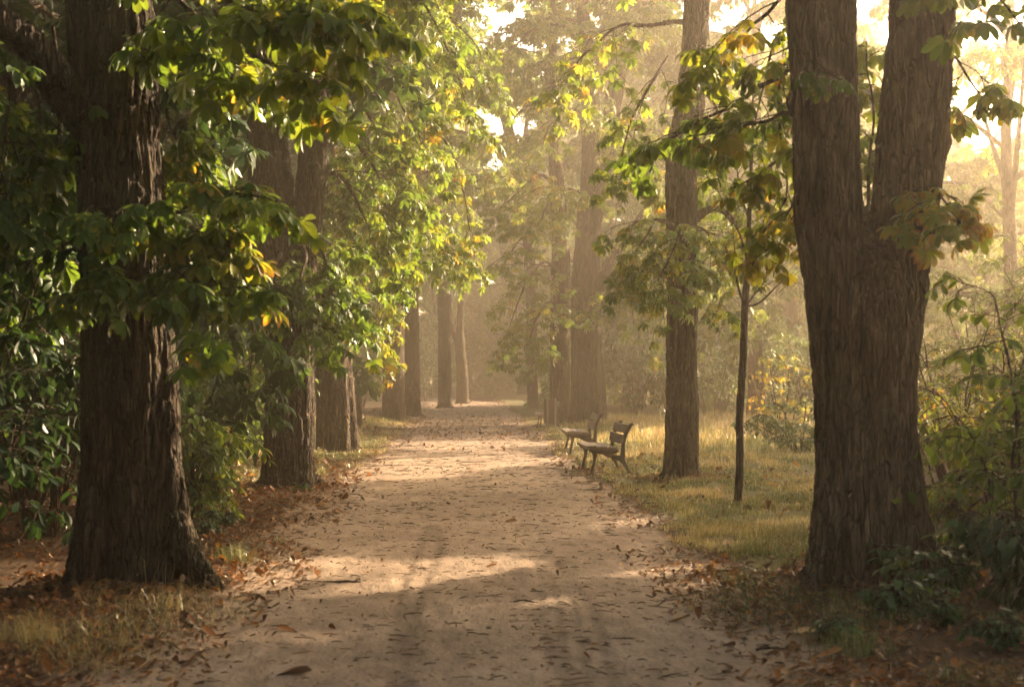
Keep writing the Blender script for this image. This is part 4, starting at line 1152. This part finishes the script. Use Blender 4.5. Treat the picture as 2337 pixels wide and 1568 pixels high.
# ================================================================== BENCHES
def stroke(mb, pts2, w, y0, th):
    """Flat cast bar of varying width following pts2 in the x-z plane, th thick along y, with rounded edges."""
    a = np.array([[p[0], p[1], ww] for p, ww in zip(pts2, w)], float)
    g = spline(a, 26)
    t = unit(np.gradient(g[:, :2], axis=0)); n = np.stack([-t[:, 1], t[:, 0]], 1)
    prof = [(-.5, -.36), (-.36, -.5), (.36, -.5), (.5, -.36), (.5, .36), (.36, .5), (-.36, .5), (-.5, .36)]
    v = []
    for (x, z, ww), nn in zip(g, n):
        for u, q in prof:
            v.append((x + nn[0] * ww * u, y0 + q * th, z + nn[1] * ww * u))
    K = len(g)
    f = [(k * 8 + s, k * 8 + (s + 1) % 8, (k + 1) * 8 + (s + 1) % 8, (k + 1) * 8 + s) for k in range(K - 1) for s in range(8)]
    f += [(0, 1, 2, 3), (0, 3, 4, 7), (4, 5, 6, 7)]
    e = (K - 1) * 8
    f += [(e + 3, e + 2, e + 1, e), (e + 7, e + 4, e + 3, e), (e + 7, e + 6, e + 5, e + 4)]
    mb.add(v, f)


def slat(cx, cz, w, th, ang, L, round_front=0.0, seed=0):
    """Board of length L along y, cross-section w x th tilted by ang in the x-z plane, edges eased, slightly bowed with wear."""
    r = min(w, th) * .28
    sec = []
    for sx, sz in ((1, 1), (-1, 1), (-1, -1), (1, -1)):
        for k in range(4):
            a = {(1, 1): 0, (-1, 1): PI / 2, (-1, -1): PI, (1, -1): 1.5 * PI}[(sx, sz)] + k * PI / 6
            rr = r
            if round_front and sx < 0: rr = th * .48
            sec.append((sx * (w / 2 - rr) + rr * math.cos(a), sz * (th / 2 - rr) + rr * math.sin(a)))
    sec = np.array(sec)
    c, s = math.cos(ang), math.sin(ang)
    n = 14
    ys = np.linspace(-L / 2, L / 2, n)
    rg = np.random.default_rng(seed)
    v = []
    for y in ys:
        bow = .006 * math.cos(y / L * PI) + rg.normal(0, .0008)
        for x, z in sec:
            v.append((cx + x * c - z * s, y, cz + x * s + z * c - bow))
    m = len(sec)
    f = [(k * m + j, k * m + (j + 1) % m, (k + 1) * m + (j + 1) % m, (k + 1) * m + j) for k in range(n - 1) for j in range(m)]
    mb = MB(); mb.add(v, f)
    o = len(v)
    ends = []
    for e, rev in ((0, 1), ((n - 1) * m, 0)):
        cen = np.mean(np.array(v[e:e + m]), 0)
        tri = [(m, (j + 1) % m, j) if not rev else (m, j, (j + 1) % m) for j in range(m)]
        mb.add(np.concatenate([np.array(v[e:e + m]), [cen]]), tri)
    return mb.mesh('slat')


def bench_frame(mb, y0):
    stroke(mb, [(-.01, -.02), (.02, .12), (.045, .24), (.045, .34), (.01, .385)], [.062, .042, .046, .085, .07], y0, .045)          # front leg
    stroke(mb, [(-.045, .372), (.10, .352), (.25, .338), (.37, .345), (.40, .365)], [.05, .085, .075, .05, .035], y0, .05)          # seat rail
    stroke(mb, [(.18, .315), (.29, .275), (.40, .25), (.475, .235)], [.05, .06, .085, .10], y0, .045)                                # bracket to the back
    stroke(mb, [(.44, .25), (.50, .155), (.545, .07), (.585, -.02)], [.10, .058, .045, .06], y0, .045)                               # rear leg
    stroke(mb, [(.455, .20), (.47, .32), (.475, .45), (.505, .58), (.56, .70), (.60, .755), (.628, .742)], [.09, .07, .052, .05, .05, .045, .03], y0, .045)   # back upright


def make_bench(x, y, rz, label, L=1.35, slats=PLANK):
    z = float(gz(x + .25, y)) - .005
    t = thing('park_bench', (x, y, z), label, 'bench', 'park benches facing the path')
    t.rotation_euler = (0, 0, rz)
    for s in (-1, 1):
        mb = MB(); bench_frame(mb, 0.0)
        link('end_frame', mb.mesh('end_frame', True), IRON, t, (0, s * (L / 2 - .06), 0))
    for k, (cx, cz, w, th, a) in enumerate(((-.01, .410, .15, .045, .07), (.15, .402, .145, .035, -.03), (.305, .396, .14, .035, -.03))):
        link('seat_slat', slat(cx, cz, w, th, a, L, 1 if k == 0 else 0, k), slats, t)
    for k, (cx, cz, w, th, a) in enumerate(((.453, .53, .145, .03, 1.40), (.515, .685, .135, .03, 1.17))):
        link('back_slat', slat(cx, cz, w, th, a, L, 0, 5 + k), slats, t)
    return t


b = G(1353, 1083); make_bench(b[0] - .035, b[1] + .62, .03, 'nearest park bench, wooden slats on dark iron legs in front of the slim trunk')
b = G(1313, 1037); make_bench(b[0] - .10, b[1] + .6, .0, 'middle park bench seen just behind the nearest bench')
make_bench(1.9, 38.9, .0, 'far park bench partly hidden behind the slender wooden bin', slats=BINPALE)


# wooden board bin
def box(mb, x0, x1, y0, y1, z0, z1, bev=.006):
    bx = []
    v = []
    for z, i in ((z0, bev), (z0 + bev, 0), (z1 - bev, 0), (z1, bev)):
        v += [(x0 + i, y0 + i, z), (x1 - i, y0 + i, z), (x1 - i, y1 - i, z), (x0 + i, y1 - i, z)]
    f = [(3, 2, 1, 0), (12, 13, 14, 15)] + [(k * 4 + j, k * 4 + (j + 1) % 4, k * 4 + 4 + (j + 1) % 4, k * 4 + 4 + j) for k in range(3) for j in range(4)]
    mb.add(v, f)


c = W(1258, 985, 37.2); c[2] = float(gz(c[0], c[1])) - .01
t = thing('litter_bin', c, 'slender brown wooden litter bin standing before the far bench', 'bin')
t.rotation_euler = (0, 0, .12)
for k in range(3):
    mb = MB(); box(mb, -.15 + k * .10, -.058 + k * .10, -.02, .003, .17 + .01 * k, .84 - .012 * (k % 2)); link('board', mb.mesh('board', False), BINWOOD, t)
for x in (-.15, .12):
    mb = MB(); box(mb, x, x + .022, .006, .26, .18, .83); link('side_panel', mb.mesh('side_panel', False), BINWOOD, t)
mb = MB(); box(mb, -.15, .142, .263, .285, .18, .83); link('back_panel', mb.mesh('back_panel', False), BINWOOD, t)
for x in (-.105, .105):
    mb = MB(); box(mb, x - .02, x + .02, -.062, -.023, -.05, .86); link('post', mb.mesh('post', False), BINPALE, t)
print('benches done')

# ================================================================== HAZE, SKY, SUN, CAMERA
HAZE_DENSITY, HAZE_G = 0.0048, 0.81
mb = MB(); box(mb, -330, 330, -48, 430, -2.0, 27.0, .001)
haze = link('haze', mb.mesh('haze', False))
m, nt = mat('morning_haze')
v = nd(nt, 'ShaderNodeVolumePrincipled'); v.inputs['Color'].default_value = (1.0, .875, .725, 1); v.inputs['Density'].default_value = HAZE_DENSITY
v.inputs['Anisotropy'].default_value = HAZE_G
o = nd(nt, 'ShaderNodeOutputMaterial'); nt.links.new(v.outputs[0], o.inputs['Volume'])
haze.data.materials.append(m)
tag(haze, 'warm morning haze hanging between the trees', 'haze', kind='stuff')

w = bpy.data.worlds.new('World'); scene.world = w; w.use_nodes = True
nt = w.node_tree
sky = nt.nodes.new('ShaderNodeTexSky'); sky.sky_type = 'NISHITA'; sky.sun_disc = False
sky.sun_elevation = SUN_EL; sky.sun_rotation = SUN_AZ; sky.dust_density = 6.0; sky.air_density = 1.0
bg = nt.nodes['Background']; bg.inputs['Strength'].default_value = .15
sky.ozone_density = 0.3
nt.links.new(mixc(nt, 1.0, sky.outputs[0], (1.0, .93, .82), 'MULTIPLY'), bg.inputs['Color'])

sl = bpy.data.lights.new('sun', 'SUN'); sl.energy = 5.0; sl.angle = math.radians(.5); sl.color = (1.0, .745, .48)
so = bpy.data.objects.new('sun', sl); COL.objects.link(so)
sd = Vector((math.sin(SUN_AZ) * math.cos(SUN_EL), math.cos(SUN_AZ) * math.cos(SUN_EL), math.sin(SUN_EL)))
so.rotation_euler = (-sd).to_track_quat('-Z', 'Y').to_euler(); so.location = (30, 20, 40)

cd = bpy.data.cameras.new('camera'); cam = bpy.data.objects.new('camera', cd); COL.objects.link(cam)
cam.location = (0, 0, H); cam.rotation_euler = (PI / 2, 0, 0)
cd.sensor_width = 36; cd.lens = F / 2337 * 36
cd.shift_x = (2337 / 2 - CX) / 2337; cd.shift_y = (CY - 1568 / 2) / 2337
cd.clip_end = 2000; cd.clip_start = .1
cd.dof.use_dof = True; cd.dof.focus_distance = 21.5; cd.dof.aperture_fstop = 3.0
scene.camera = cam

scene.view_settings.view_transform = 'Standard'; scene.view_settings.look = 'None'
scene.view_settings.exposure = 2.55; scene.view_settings.gamma = 1.0
scene.render.engine = 'CYCLES'
cy = scene.cycles
cy.max_bounces = 7; cy.diffuse_bounces = 3; cy.glossy_bounces = 2; cy.transmission_bounces = 4; cy.volume_bounces = 2
cy.use_denoising = True; cy.denoising_prefilter = 'ACCURATE'
cy.sample_clamp_indirect = 6
